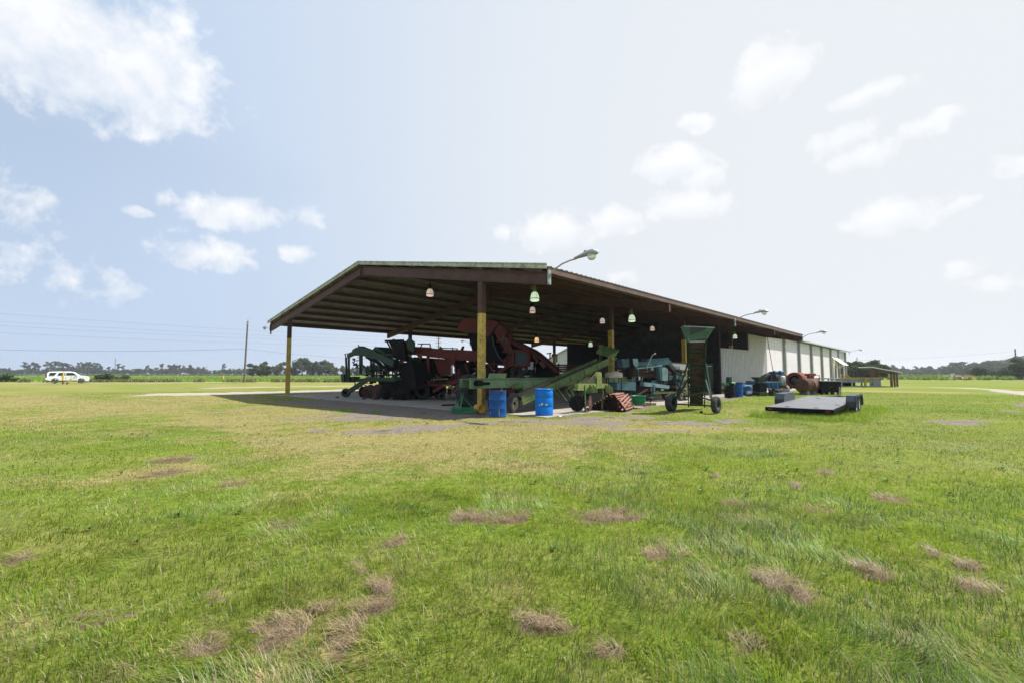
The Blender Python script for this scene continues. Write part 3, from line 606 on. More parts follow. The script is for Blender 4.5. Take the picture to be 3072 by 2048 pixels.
# right hand side
RW = 'trees of the right hand wood'
prof = [(2640, 1099), (2655, 1098), (2670, 1094), (2690, 1096), (2705, 1100), (2730, 1101), (2750, 1100), (2770, 1099), (2785, 1097), (2800, 1101), (2812, 1104), (2825, 1102), (2838, 1093), (2850, 1088), (2870, 1086), (2890, 1085), (2910, 1087), (2925, 1082), (2950, 1081), (2975, 1079), (3000, 1079), (3015, 1074), (3030, 1073), (3045, 1072), (3060, 1068), (3075, 1064), (3100, 1060), (3130, 1060), (3170, 1058), (3220, 1056)]
def ptop(px):
    for (a, p), (b, q2) in zip(prof[:-1], prof[1:]):
        if a <= px <= b: return p+(q2-p)*(px-a)/(b-a)
    return prof[0][1] if px < prof[0][0] else prof[-1][1]
for row, (Y0, dpx, drop) in enumerate(((300, 15, 12), (330, 13, 5), (365, 11, 0))):
    px = 2600
    while px < 3240:
        Y = Y0+rg.uniform(-12, 12)+(60 if px < 2830 else 0); k = 'pine' if row == 2 and rg.random() < .55 else 'oak'
        tree(k, px, Y, topy(ptop(px)+drop+rg.uniform(-5, 5), Y), {'pine': 'pine crown showing along the top of the hazy right hand wood', 'oak': 'leafy green tree packed inside the hazy right hand wood'}[k], RW, wmul=rg.uniform(1.0, 1.4)); px += dpx+rg.uniform(-3, 3)
near = [(2545, 1084, 112, 1.3), (2562, 1078, 116, 1.4), (2580, 1077, 112, 1.5), (2598, 1075, 114, 1.6), (2614, 1080, 112, 1.4), (2628, 1083, 110, 1.3), (2641, 1090, 110, 1.2), (2590, 1088, 104, 1.3), (2556, 1092, 104, 1.3), (2622, 1096, 105, 1.2), (2526, 1088, 116, 1.3)]
for px, py, Y, wm in near: tree('oak', px, Y, topy(py, Y), 'dark bushy tree in the near clump at the end of the warehouse', 'clump of dark trees at the warehouse end', wmul=wm*1.25)
tree('bush', 2952, 128, 3.4, 'round green bush standing alone in the tall grass', None, 1.3)
tree('bush', 3045, 118, 3.2, 'dark bush at the foot of the right utility pole', None, 1.5)
tree('oak', 3078, 112, 5.8, 'very dark tree cut by the right edge of the picture', None, 1.5)
tree('bush', 3020, 124, 2.3, 'small bush left of the foot of the right utility pole', None, 1.4)
for px, l in ((22, 'low bush in the weeds left of the white car'), (320, 'wide low bush in the weeds right of the white car'), (345, 'thin low bush beside the wide one at the crop edge')):
    tree('bush', px, 84, 1.5, l, 'low bushes at the crop edge', 1.5)
# ------------------------------------------------------------------ open shed
BAY, W, OV = 9.534, 18.722, 3.316
ZE, ZR = 5.10, 7.293                      # roof skin at the eaves and at the ridge
def rz(v): return ZR-(ZR-ZE)*abs(v-W/2)/(W/2+OV)
SL = (ZR-ZE)/(W/2+OV); LEN = 4*BAY+.12
shed = thing('open_shed', 'long open sided steel shed with low pitched roof sheltering the farm machinery', 'shed', B(0, 0, 0))
def slope_dir(side): return (Vv*(1 if side < 0 else -1)+Z*SL).normalized()
# roof sheet with ribs: one mesh per slope
for side in (-1, 1):
    v0 = -OV-.06 if side < 0 else W+OV+.06
    mb = MB(); prof = []; s = -.14
    while s < LEN+.1:
        prof += [(s, .0), (s+.235, .0), (s+.255, .035), (s+.285, .035)]; s += .305
    prof.append((s, 0)); vs = []; n = len(prof)
    for vv in (v0, W/2):
        for (a, h) in prof: vs.append(B(a, vv, rz(vv)+h))
        for (a, h) in prof: vs.append(B(a, vv, rz(vv)+h-.012))
    fs = []
    for i in range(n-1):
        fs.append((i, i+1, 2*n+i+1, 2*n+i)); fs.append((n+i+1, n+i, 3*n+i, 3*n+i+1)); fs.append((i+1, i, n+i, n+i+1))
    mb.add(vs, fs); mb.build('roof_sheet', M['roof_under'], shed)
rc = MB()
for side in (-1, 1):
    e = W/2+side*.28; rc.prism([B(-.15, W/2, ZR+.055), B(LEN+.1, W/2, ZR+.055), B(LEN+.1, e, rz(e)+.052), B(-.15, e, rz(e)+.052)], (0, 0, .006))
rc.build('ridge_cap', M['trim'], shed)
# gable trim (stepped) and brown eave fascia
for side in (-1, 1):
    ve = -OV-.1 if side < 0 else W+OV+.1
    t = MB(); a = B(-.2, ve, rz(ve)); c = B(-.2, W/2, rz(W/2)); up = U.cross(slope_dir(side)); up = up if up.z > 0 else -up
    t.beam(a+Z*-.01, c+Z*-.01, .03, .17, up=Z); t.beam(a-U*.018+Z*-.03, c-U*.018+Z*-.03, .02, .055, up=Z); t.beam(a-U*.022+Z*.075, c-U*.022+Z*.075, .06, .03, up=Z)
    t.build('gable_trim', M['trim'], shed)
    ve = -OV-.02 if side < 0 else W+OV+.02
    f = MB(); f.beam(B(-.05, ve, rz(ve)-.115), B(LEN, ve, rz(ve)-.115), .035, .2); f.beam(B(-.05, ve+.04*-side*1, rz(ve)-.212), B(LEN, ve+.04*-side, rz(ve)-.212), .11, .012)
    f.build('eave_fascia', M['fascia'], shed)
# purlins
for side in (-1, 1):
    for i in range(9):
        v = (-OV+.25+i*1.52) if side < 0 else (W+OV-.25-i*1.52)
        p = MB(); p.beam(B(-.02, v, rz(v)-.11), B(LEN-.1, v, rz(v)-.11), .02, .2); p.beam(B(-.02, v+.04, rz(v)-.2), B(LEN-.1, v+.04, rz(v)-.2), .085, .014)
        for k in range(52):                       # screw tips showing along each purlin
            pass
        p.build('purlin', M['brown'], shed)
for side in (-1, 1):
    e = -OV if side < 0 else W+OV; cp = MB(); cp.prism([B(LEN-.03, e, rz(e)-.22), B(LEN-.03, W/2, ZR-.22), B(LEN-.03, W/2, ZR-.02), B(LEN-.03, e, rz(e)-.02)], U*.02); cp.build('end_closure', M['brown'], shed)
# frames
HR = .44
for k in range(5):
    s = k*BAY
    for side in (-1, 1):
        ve = -OV if side < 0 else W+OV
        r = MB(); a = B(s, ve, rz(ve)-.19-HR/2); c = B(s, W/2-.0*side, rz(W/2)-.19-HR/2)
        r.ibeam(a, c, .17, HR, .018)
        e = B(s, ve+side*.008, rz(ve)-.19-HR/2); r.beam(e-Z*HR/2*.98, e+Z*HR/2*.98, .19, .012, up=Vv)
        if side < 0: r.beam(B(s, W/2, ZR-.19-HR-.03), B(s, W/2, ZR-.17), .2, .03, up=Vv)
        r.build('rafter', M['brown'], shed)
        v = 0 if side < 0 else W; top = rz(v)-.2-HR-.02; w2 = .2 if (side < 0) else .17
        def post(z0, z1, mt, nm, g=0):
            pm = MB(); t = .014; hw = w2/2+g
            pm.beam(B(s, v-hw*0, z0)+U*0, B(s, v, z1), .25+2*g, t+2*g, up=U)   # web across
            for q in (-1, 1): pm.beam(B(s, v, z0)+Vv*(q*(.125+g)), B(s, v, z1)+Vv*(q*(.125+g)), t, .2+2*g, up=U)
            if k == 0 and side < 0: pm.beam(B(s-.1, v, z0), B(s-.1, v, z1), .235, .012, up=U)
            if z0 < .2: pm.beam(B(s-.2, v, .04), B(s+.2, v, .04), .4, .02)
            return pm.build(nm, mt, shed)
        post(3.78, top, M['brown'], 'post_head'); post(.03, 3.778, M['yellow'], 'post')
# sheet walls at the closed end
def ribwall(name, p0, p1, z0, z1, mat, parent, nrm, step=.2, z1b=None):
    mb = MB(); p0 = Vector(p0); p1 = Vector(p1); d = (p1-p0); Ln = d.length; d.normalize(); nrm = Vector(nrm); x = 0; prof = []
    while x < Ln-step*.5: prof += [(x, 0), (x+step*.4, 0), (x+step*.52, step*.24), (x+step*.86, step*.24)]; x += step
    prof.append((Ln, 0)); n = len(prof); z1b = z1 if z1b is None else z1b; vs = []
    for t in (0, 1):
        for off in (0, .012):
            for a, h in prof:
                q = p0+d*a+nrm*(h-off); zz = z0 if t == 0 else z1+(z1b-z1)*a/Ln; vs.append((q.x, q.y, zz))
    fs = []
    for i in range(n-1): fs += [(i, i+1, 2*n+i+1, 2*n+i), (n+i+1, n+i, 3*n+i, 3*n+i+1), (2*n+i, 2*n+i+1, 3*n+i+1, 3*n+i)]
    mb.add(vs, fs); return mb.build(name, mat, parent)
nv = -Vv
ribwall('side_wall', B(25.6, -.2), B(32.7, -.2), .25, 3.46, M['corr'], shed, nv, .34, 3.53)
ribwall('side_wall', B(32.72, -.2), B(38.05, -.2), .25, 4.98, M['corr'], shed, nv, .34)
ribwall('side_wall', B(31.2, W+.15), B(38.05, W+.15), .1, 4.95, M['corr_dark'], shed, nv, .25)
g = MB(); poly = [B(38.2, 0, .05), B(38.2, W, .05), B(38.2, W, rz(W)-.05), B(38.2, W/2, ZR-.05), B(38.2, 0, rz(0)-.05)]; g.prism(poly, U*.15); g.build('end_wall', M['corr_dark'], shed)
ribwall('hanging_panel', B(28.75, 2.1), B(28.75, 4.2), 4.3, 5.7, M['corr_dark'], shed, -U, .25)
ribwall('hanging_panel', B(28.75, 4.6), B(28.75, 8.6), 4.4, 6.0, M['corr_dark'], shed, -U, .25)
g = MB(); g.beam(B(25.6, -.13, .03), B(25.6, -.13, 5.3), .09, .09); g.beam(B(25.6, -.1, 3.4), B(38, -.1, 3.4), .06, .12); g.build('wall_stud', M['brown'], shed)
g = MB(); g.beam(B(32.72, -.1, .03), B(32.72, -.1, 5.25), .09, .09); g.build('wall_stud', M['brown'], shed)
g = MB(); g.tube([B(38.2, -.35, 5.0), B(39.4, -.55, 1.0)], .03, 6); g.build('leaning_rod', M['dark'], shed)
dr = MB(); dr.box(B(24.6, .9, 1.1), (1.0, .08, 2.0), math.atan2(U.x*0-Vv.y, -Vv.x)); 
# ------------------------------------------------------------------ warehouse
S0, S1 = 38.42, 89.9
ware = thing('warehouse', 'long white block warehouse with grey pilasters joined to the end of the shed', 'warehouse', B(S0, 0, 0))
WT = 5.28
w1 = MB()
for k in range(8):                                # panels between pilasters
    a = max(S0, 38.7+7*k-.0); e = 38.7+7*(k+1)
    if k == 7: e = S1
    if 80 < a+.1 < 88:                            # bay with the big door
        w1.prism([B(a+.2, 0, 3.75), B(e-.2, 0, 3.75), B(e-.2, 0, WT), B(a+.2, 0, WT)], Vv*.2); w1.prism([B(a+.2, 0, 0), B(a+1.2, 0, 0), B(a+1.2, 0, 3.75), B(a+.2, 0, 3.75)], Vv*.2); w1.prism([B(e-.9, 0, 0), B(e-.2, 0, 0), B(e-.2, 0, 3.75), B(e-.9, 0, 3.75)], Vv*.2)
    elif a > 73 and a < 75:
        w1.prism([B(a, 0, 2.7), B(e, 0, 2.7), B(e, 0, WT), B(a, 0, WT)], Vv*.2)
        for (q0, q1) in ((a, a+1.2), (a+2.8, a+4.2), (a+5.8, e)): w1.prism([B(q0, 0, 0), B(q1, 0, 0), B(q1, 0, 2.7), B(q0, 0, 2.7)], Vv*.2)
    else: w1.prism([B(a, 0, 0), B(e, 0, 0), B(e, 0, WT), B(a, 0, WT)], Vv*.2)
w1.prism([B(S0, .2, 0), B(S0, 18.6, 0), B(S0, 18.6, 7), B(S0, .2, WT)], U*.1)
w1.prism([B(S1-.2, .2, 0), B(S1-.2, 18.6, 0), B(S1-.2, 18.6, WT), B(S1-.2, 9.4, 7.1), B(S1-.2, .2, WT)], U*.2)
w1.prism([B(S0, 18.6, 0), B(S1, 18.6, 0), B(S1, 18.6, WT), B(S0, 18.6, WT)], Vv*.2)
w1.build('wall', M['white_wall'], ware)
for k in range(8):
    s = 38.7+7*k if k else S0+.2
    if k == 0: continue
    p = MB(); p.box(B(s, -.1, WT/2-.02), (.42, .34, WT), PI/2-TH); p.build('pilaster', M['pilaster'], ware)
for (q0, q1, zt) in ((75.4+.0, 77.0, 2.7), (78.4, 80.0, 2.7)):
    p = MB(); p.prism([B(q0, .12, 0), B(q1, .12, 0), B(q1, .12, zt), B(q0, .12, zt)], Vv*.05); p.build('door', M['dark'], ware)
p = MB(); p.prism([B(81.9, .14, 0), B(86.8, .14, 0), B(86.8, .14, 3.75), B(81.9, .14, 3.75)], Vv*.05); p.build('loading_door', M['dark'], ware)
for (q0, q1) in ((75.0, 77.2), (78.0, 80.4)):
    p = MB(); p.prism([B(q0, -.05, 4.0), B(q1, -.05, 4.0), B(q1, -1.5, 2.75), B(q0, -1.5, 2.75)], Z*.06)
    for q in (q0+.1, q1-.1): p.beam(B(q, -1.4, 2.8), B(q, -.02, 2.2), .05, .05)
    p.build('awning', M['white'], ware)
rf = MB()
for side in (-1, 1):
    v0 = -.42 if side < 0 else 19.2
    rf.prism([B(S0-.0, v0, WT+.06), B(S1+.4, v0, WT+.06), B(S1+.4, 9.4, 7.2), B(S0, 9.4, 7.2)], Z*.07)
rf.build('roof', M['roof_top'], ware)
p = MB(); p.beam(B(S0+1, -.46, WT+.1), B(S1+.45, -.46, WT+.1), .09, .16); p.build('gutter', M['galv'], ware)
# ------------------------------------------------------------------ lamps
def cobra(loc, ang, label, group='arm lamps mounted along the roof edges', size=1.0):
    t = thing('arm_lamp', label, 'outdoor lamp', loc, group, ang, local=True); t.scale = (size,)*3
    a = MB(); a.tube([(.03, 0, -.05), (.06, 0, .08), (.25, 0, .24), (.58, 0, .38), (.9, 0, .44), (1.15, 0, .455)], [.03, .03, .03, .028, .028, .028], 8); a.build('arm', M['galv'], t)
    a = MB(); a.box((.02, 0, 0), (.05, .14, .5)); a.box((.045, 0, -.2), (.04, .07, .1)); a.build('bracket', M['galv'], t)
    h = MB(); n = 14; prof = [(1.08, .06, .055, .465), (1.2, .075, .07, .475), (1.4, .11, .1, .5), (1.6, .15, .13, .52), (1.8, .165, .14, .525), (1.93, .13, .11, .51), (1.99, .05, .04, .49)]
    vs = []; fs = []
    for x, wy, hz, cz in prof:
        for k in range(n):
            q = 2*PI*k/n; zz = math.sin(q); vs.append((x, wy*math.cos(q), cz+(hz if zz > 0 else hz*.32)*zz))
    for i in range(len(prof)-1):
        for k in range(n): fs.append((i*n+k, i*n+(k+1) % n, (i+1)*n+(k+1) % n, (i+1)*n+k))
    fs.append(tuple(range(n))); fs.append(tuple(range((len(prof)-1)*n, len(prof)*n))[::-1]); h.add(vs, fs, True)
    hd = h.build('lamp_head', M['galv'], t)
    g = MB(); g.lathe((1.74, 0, .485), (0, 0, -1), [(.155, .0), (.15, .05), (.12, .12), (.07, .165), (.001, .18)], 16); g.build('lens', M['lens'], t)
    g = MB(); g.box((1.5, 0, .635), (.07, .05, .05)); g.build('photocell', M['dark'], t)
    return t
angR = math.atan2(-Vv.y, -Vv.x)
cobra(B(0, -OV-.03, 4.72), angR, 'large grey arm lamp on the nearest roof corner against the sky')
cobra(B(2*BAY, -OV-.03, 4.72), angR, 'arm lamp halfway along the right eave above the hopper conveyor')
cobra(B(4*BAY, -OV-.03, 4.72), angR, 'arm lamp at the far right corner of the shed roof before the white wall')
cobra(B(S1-.4, -.5, 5.1), angR, 'smallest arm lamp at the far end of the warehouse gutter')
cobra(B(0, W+OV+.03, 4.42), angR+PI, 'arm lamp on the far left tip of the roof beside the corner post', size=.72)
cobra(B(2*BAY, W+OV+.03, 4.42), angR+PI, 'arm lamp below the left eave behind the red machine', size=.72)
def pendant(px, py, Y, dia, gl, label):
    c = D(px, py, Y); s, v = tosv(c.x, c.y); top = rz(v)-.2
    t = thing('pendant_lamp', label, 'hanging lamp', (c.x, c.y, c.z), 'hanging lamps under the shed roof', 0, local=True); r = dia/2
    g = MB(); g.lathe((0, 0, r*1.0), (0, 0, -1), [(r*.42, 0), (r*.7, r*.25), (r*.95, r*.9), (r*1.02, r*1.5), (r*.98, r*1.95), (r*.8, r*2.05), (r*.78, r*1.9), (r*.93, r*1.45)], 20); g.build('glass_shade', M[gl], t)
    g = MB(); g.lathe((0, 0, r*1.0), (0, 0, -1), [(r*1.03, r*1.42), (r*1.08, r*1.42), (r*1.08, r*1.56), (r*1.03, r*1.56)], 20, False, True)
    for k in range(4): a = k*PI/2+.4; g.tube([(math.cos(a)*r*.45, math.sin(a)*r*.45, r*1.0), (math.cos(a)*r, math.sin(a)*r, r*.1), (math.cos(a)*r*1.06, math.sin(a)*r*1.06, -r*.5)], r*.03, 4)
    g.build('guard', M['black'], t)
    g = MB(); g.lathe((0, 0, r*1.0), (0, 0, 1), [(r*.3, 0), (r*.42, .02), (r*.38, r*.9), (r*.3, r*1.2), (.02, r*1.25)], 12); g.box((-r*.55, 0, r*1.0+r*.95), (r*.6, r*.35, r*.6)); g.box((0, 0, r*2.5), (r*.35, r*.5, r*.7)); g.build('ballast', M['ygreen'] if gl == 'gl_green' else M['dark'], t)
    g = MB(); g.tube([(0, 0, r*2.6), (0, 0, max(r*2.8, top-c.z))], .015, 6); g.build('rod', M['dark'], t)
pendant(1290, 878, 23, .36, 'gl_pink', 'pink glass lamp hanging alone near the front left of the roof')
pendant(1604, 890, 20.5, .40, 'gl_green', 'largest pale green glass lamp just inside the near roof corner')
pendant(1597.5, 930, 30, .38, 'gl_pink', 'pink glass lamp seen directly under the large green one')
pendant(1807, 962, 33, .36, 'gl_pink', 'pink glass lamp just left of the second yellow post')
pendant(1895.5, 955, 26, .38, 'gl_green', 'pale green glass lamp just right of the second yellow post')
pendant(1957, 985, 36, .34, 'gl_pink', 'small pink glass lamp above the teal machine')
pendant(1610, 1019, 37, .36, 'gl_orange', 'orange glowing lamp deep in the shed above the red conveyor')
pendant(1771.5, 1033, 40, .36, 'gl_green', 'smallest pale green lamp before the dark back wall')
pendant(2205, 1009, 39.5, .34, 'gl_green', 'pale lamp in the gap above the white ribbed wall')
# ------------------------------------------------------------------ house beyond
hs = thing('white_house', 'white clapboard gable house seen through the back of the shed', 'house', D(1700, 1120, 76).xy.to_3d())
hb = MB(); xa, xb, y0 = 4.6, 19.0, 76
hb.prism([(xa, y0, 0), (xb, y0, 0), (xb, y0, 3.0), ((xa+xb)/2, y0, 6.9), (xa, y0, 3.0)], (0, 10, 0)); hb.build('wall', M['white'], hs)
hb = MB()
for k in range(36):
    z = .1+k*.19; f = 0 if z < 3 else (z-3)/3.9; hb.box(((xa+xb)/2, y0-.03, z), ((xb-xa)*(1-f)-.1, .05, .012))
hb.build('siding', M['pilaster'], hs)
hb = MB()
for sg in (-1, 1):
    e = (xa if sg < 0 else xb)+sg*.5; hb.prism([(e, y0-.5, 2.75), ((xa+xb)/2, y0-.5, 6.98), ((xa+xb)/2, y0+10.5, 6.98), (e, y0+10.5, 2.75)], (0, 0, .14))
hb.build('roof', M['roof_top'], hs)
# ------------------------------------------------------------------ loading dock and low shelter on the right
def rect3(mb, a, b, th): pass
YD = 51
def dk(px, y=YD): return Vector(((px-1536)/F*y, y, 0))
dock = thing('loading_dock', 'low raised dock with grey side panels and yellow rails beyond the trailer', 'dock', dk(2590))
zt = .97; dm = MB(); a, c = dk(2516), dk(2650)
dm.box(((a.x+c.x)/2, YD+2.2, zt-.08), (c.x-a.x, 4.2, .12)); dm.build('platform', M['conc_grey'], dock)
for x0, x1, zb in ((2516, 2541, .5), (2541.6, 2566, .5), (2567, 2592, .5), (2593, 2614, .5), (2614.6, 2638, .08)):
    p = MB(); q0, q1 = dk(x0), dk(x1); p.box(((q0.x+q1.x)/2, YD, (zt-.06+zb)/2), (q1.x-q0.x-.03, .07, zt-.06-zb)); p.build('side_panel', M['conc_grey'], dock)
for x in (2524, 2556, 2585, 2612, 2640):
    for y in (YD+.2, YD+4): p = MB(); p.box((dk(x).x, y, .42), (.12, .12, .84)); p.build('leg', M['galv'], dock)
p = MB(); p.box(((a.x+c.x)/2, YD+1.9, .04), (c.x-a.x+1, 4.6, .08)); p.build('footing', M['conc_grey'], dock)
p = MB(); p.beam(dk(2516)+Vector((0, -.08, zt+.02)), dk(2668)+Vector((0, -.08, zt+.02)), .1, .1); p.build('rail', M['yrail'], dock)
for x in (2590, 2668): p = MB(); p.box((dk(x).x, YD-.1, .5), (.17, .17, 1.0)); p.build('rail_post', M['yrail'], dock)
p = MB(); q = [dk(2529), dk(2548), dk(2558)]; p.tube([q[0]+Vector((0, .5, zt+.38)), q[1]+Vector((0, .5, zt+.38)), q[2]+Vector((0, .5, zt+.05))], .025, 6); p.tube([q[0]+Vector((0, .5, zt+.2)), q[1]+Vector((0, .5, zt+.2))], .02, 6)
for x in (2531, 2540, 2548): p.tube([dk(x)+Vector((0, .5, zt)), dk(x)+Vector((0, .5, zt+.38))], .02, 6)
p.build('handrail', M['yrail'], dock)
p = MB()
for x in (2536, 2552, 2575, 2600): p.box((dk(x).x, YD+3, .3), (.7, 1.2, .42)); 
tag(settle(p.build('storage_box', M['black'])), 'dark boxes stored in the gap under the grey dock', 'storage box')
sh = thing('low_shelter', 'low lean-to shelter with a thin metal roof at the right end of the dock', 'shelter', dk(2650))
p = MB(); r0 = dk(2592, 51.5); r1 = dk(2700, 50.6)
p.prism([(r0.x, 50.4, 2.12), (r1.x, 50.4, 1.53), (r1.x, 52.4, 1.53), (r0.x, 52.4, 2.12)], (0, 0, .09)); p.build('roof', M['white'], sh); p = MB(); p.prism([(r0.x+.1, 50.5, 2.06), (r1.x-.1, 50.5, 1.48), (r1.x-.1, 52.3, 1.48), (r0.x+.1, 52.3, 2.06)], (0, 0, .04)); p.build('dark_underside', M['timber'], sh)  # brown sheet added under the roof; the underside's shade is put in as colour
for x, y, zz in ((2671, 50.7, 1.64), (2679.5, 51.2, 1.61), (2687.5, 51.8, 1.58), (2619, 53, 1.93), (2628, 52, 1.88), (2614, 54, 1.95)):
    p = MB(); p.box(((x-1536)/F*y, y, zz/2), (.15, .13, zz)); p.build('post', M['timber'], sh)
# ------------------------------------------------------------------ poles and wires
def upole(name, base, top, r, label, arms=0, cap=False, group='utility poles'):
    base, top = Vector(base), Vector(top); t = thing(name, label, 'utility pole', base, group)
    p = MB(); p.tube([base-Z*.2, top], [r, r*.7], 10); p.build('pole_shaft', M['pole'], t)
    for k in range(arms):
        c = top-Z*(.5+k*.9); a = MB(); a.box(c, (1.3 if k < 2 else .9, .1, .1), .5); a.build('crossarm', M['pole'], t)
        for q in (-1, 1):
            i = MB(); cc = c+Vector((math.cos(.5), math.sin(.5), 0))*q*(.55 if k < 2 else .38); i.lathe(cc+Z*.05, Z, [(.03, 0), (.07, .05), (.05, .12), (.07, .16), (.01, .22)], 8); i.build('insulator', M['galv'], t)
    if cap: i = MB(); i.tube([top, top+Z*.55], .03, 6); i.box(top-Z*.4+Vector((0, -.18, 0)), (.16, .2, .35)); i.build('bracket', M['galv'], t)
    return t
upole('utility_pole', G(732, 1146), D(743.5, 964, G(732, 1146).y), .17, 'tall leaning grey utility pole between the field and the shed', cap=True)
upole('utility_pole', D(346, 1120, 200)*Vector((1, 1, 0)), D(346, 1074, 200), .14, 'thin utility pole standing alone in the crop right of the white car')
upole('utility_pole', D(537, 1120, 430)*Vector((1, 1, 0)), D(536.5, 1094, 430), .16, 'faint distant pole before the left treeline, the left one of two')
upole('utility_pole', D(620, 1120, 430)*Vector((1, 1, 0)), D(620, 1095, 430), .16, 'faint distant pole before the left treeline, nearer the tall pole')
upole('utility_pole', D(1316, 1120, 108)*Vector((1, 1, 0)), D(1316, 1010, 108), .17, 'pole with short crossarms showing above the red machine', 3)
upole('utility_pole', D(3049, 1120, 135)*Vector((1, 1, 0)), D(3045, 1046, 135), .2, 'dark utility pole with stacked crossarms near the right edge', 4)
upole('utility_pole', D(2888.5, 1120, 120)*Vector((1, 1, 0)), D(2888, 1097, 120), .2, 'short dark pole with a pale cap in the tall grass on the right', 0, True)
upole('utility_pole', D(2571, 1120, 135)*Vector((1, 1, 0)), D(2571, 1071, 135), .14, 'pole top poking out above the dark trees behind the warehouse')
def wire(p0, p1, sag, label, r=.013):
    p0, p1 = Vector(p0), Vector(p1); w_ = MB(); pts = [p0.lerp(p1, t/16)-Z*sag*4*(t/16)*(1-t/16) for t in range(17)]
    w_.tube(pts, r, 5); tag(settle(w_.build('power_line', M['wire'])), label, 'overhead wire', 'overhead wires')
tp = G(732, 1146).y
wire(D(-900, 990, 80), D(738.5, 1046, tp), 1.6, 'lowest and darkest wire, running from the left edge to the tall leaning pole', .018)
wire(D(738.5, 1046, tp), D(1316, 1072, 108), .9, 'wire running from the tall leaning pole behind the shed')
E0 = D(1316, 1016, 108)
for y0, yl, dz, l in ((936, 900, 0, 'topmost of the four faint wires crossing the left sky'), (957, 932, .55, 'second from the top of the four faint wires in the left sky'), (969, 948, 1.1, 'third from the top of the four faint wires in the left sky'), (988, 975, 1.9, 'lowest of the four faint wires above the dark one')):
    wire(D(-700, yl-16, 62), E0-Z*dz, .8, l, .009)
wire(D(3045, 1052, 135), D(2571, 1079, 135), .6, 'faint upper wire strung to the right utility pole', .014)
wire(D(3045, 1060, 135), D(2888, 1103, 120), .6, 'faint lower wire strung to the right utility pole', .014)
# bollards
def bollard(b0, b1, label, mt='yrail', foot=True):
    t = thing('bollard', label, 'marker post', Vector((b0.x, b0.y, 0)), 'yellow marker posts by the lane'); a, c = Vector(b0), Vector(b1)
    p = MB(); p.tube([a.lerp(c, .3), c, c+(c-a).normalized()*.05], [.1, .1, .04], 10); p.build('painted_post', M[mt], t)
    p = MB(); p.tube([a-Z*.1, a.lerp(c, .3)], .095, 10); p.build('rusty_foot', M['rust'], t)
b0 = G(188.5, 1151); bollard(b0, D(190.5, 1115, b0.y), 'upright yellow marker post with a rusty foot in front of the white car')
b0 = G(198, 1151); bollard(b0, D(215, 1134, b0.y+.2), 'knocked over yellow marker post leaning in front of the white car')
b0 = G(670.5, 1144.5); bollard(b0, D(669.5, 1127, b0.y), 'yellow marker post by the lane left of the tall utility pole')
# low white roof in the grass
p = MB(); a = dk(2840, 118); c = dk(2882, 118); lr = thing('white_trailer', 'low white roofed trailer mostly hidden in the tall grass', 'trailer', dk(2861, 118))
p.box(((a.x+c.x)/2, 119, .62), (c.x-a.x-.3, 2.2, .6)); p.build('body', M['galv'], lr)
p = MB(); p.prism([(a.x, 117.8, .95), (c.x-.6, 117.8, 1.0), (c.x, 117.8, .7), (a.x, 117.8, .82)], (0, 2.4, 0)); p.build('roof', M['white'], lr)
# ------------------------------------------------------------------ farm machinery and barrels
class Pl:                                         # an upright working plane through O along d; pixels read on it become real points
    def __init__(s, O, d):
        s.O = Vector((O[0], O[1], 0)); s.d = Vector((d[0], d[1], 0)).normalized(); n = Vector((-s.d.y, s.d.x, 0)); s.n = n if n.y > 0 else -n
    def at(s, px, py, off=0):                      # on the parallel plane lying off metres further back
        r = ray(px, py); cam0 = Vector((0, 0, EYE)); return cam0+r*((s.O+s.n*off-cam0).dot(s.n)/r.dot(s.n))
    def __call__(s, px, py, off=0):
        r = ray(px, py); cam0 = Vector((0, 0, EYE)); t = (s.O-cam0).dot(s.n)/r.dot(s.n); return cam0+r*t+s.n*off
def clutter(par, fn, x0, y0, x1, y1, n, mats, L_=60, th=(.02, .05), off=(0, .5), names=('linkage', 'bracket', 'lever', 'tube'), seed=1):
    rr = random.Random(seed)                      # the many small rods, brackets and hoses of a machine
    for k in range(n):
        x, y = rr.uniform(x0, x1), rr.uniform(y0, y1); a = rr.choice((0, 0, PI/2, PI/2, rr.uniform(0, PI))); l = rr.uniform(.3, 1)*L_; o = rr.uniform(*off); w_ = rr.uniform(*th); nm = rr.choice(names); mt = rr.choice(mats)
        dx, dy = math.cos(a)*l/2, math.sin(a)*l/2; mb = MB()
        if nm == 'tube': mb.tube([fn(x-dx, y-dy, o), fn(x+l*.1, y+l*.15, o-.04), fn(x+dx, y+dy, o)], w_*.5, 6)
        elif nm == 'bracket': mb.obox(fn(x, y, o), Vector((w_*2.2, 0, 0)), Vector((0, .02, 0)), Z*w_*rr.uniform(1.5, 3.5))
        else: mb.beam(fn(x-dx, y-dy, o), fn(x+dx, y+dy, o), w_, w_)
        part(nm, mt, par, mb)
def cv(fn, x0, y0, k): return lambda x, y, off=0: fn(x0+x*k, y0+y*k, off)
def part(name, mat, parent, mb, bevel=0): return mb.build(name, M[mat], parent, bevel)
def plate(P, poly, off, th): return MB().prism([P(x, y, off) for x, y in poly], P.n*th if hasattr(P, 'n') else th)
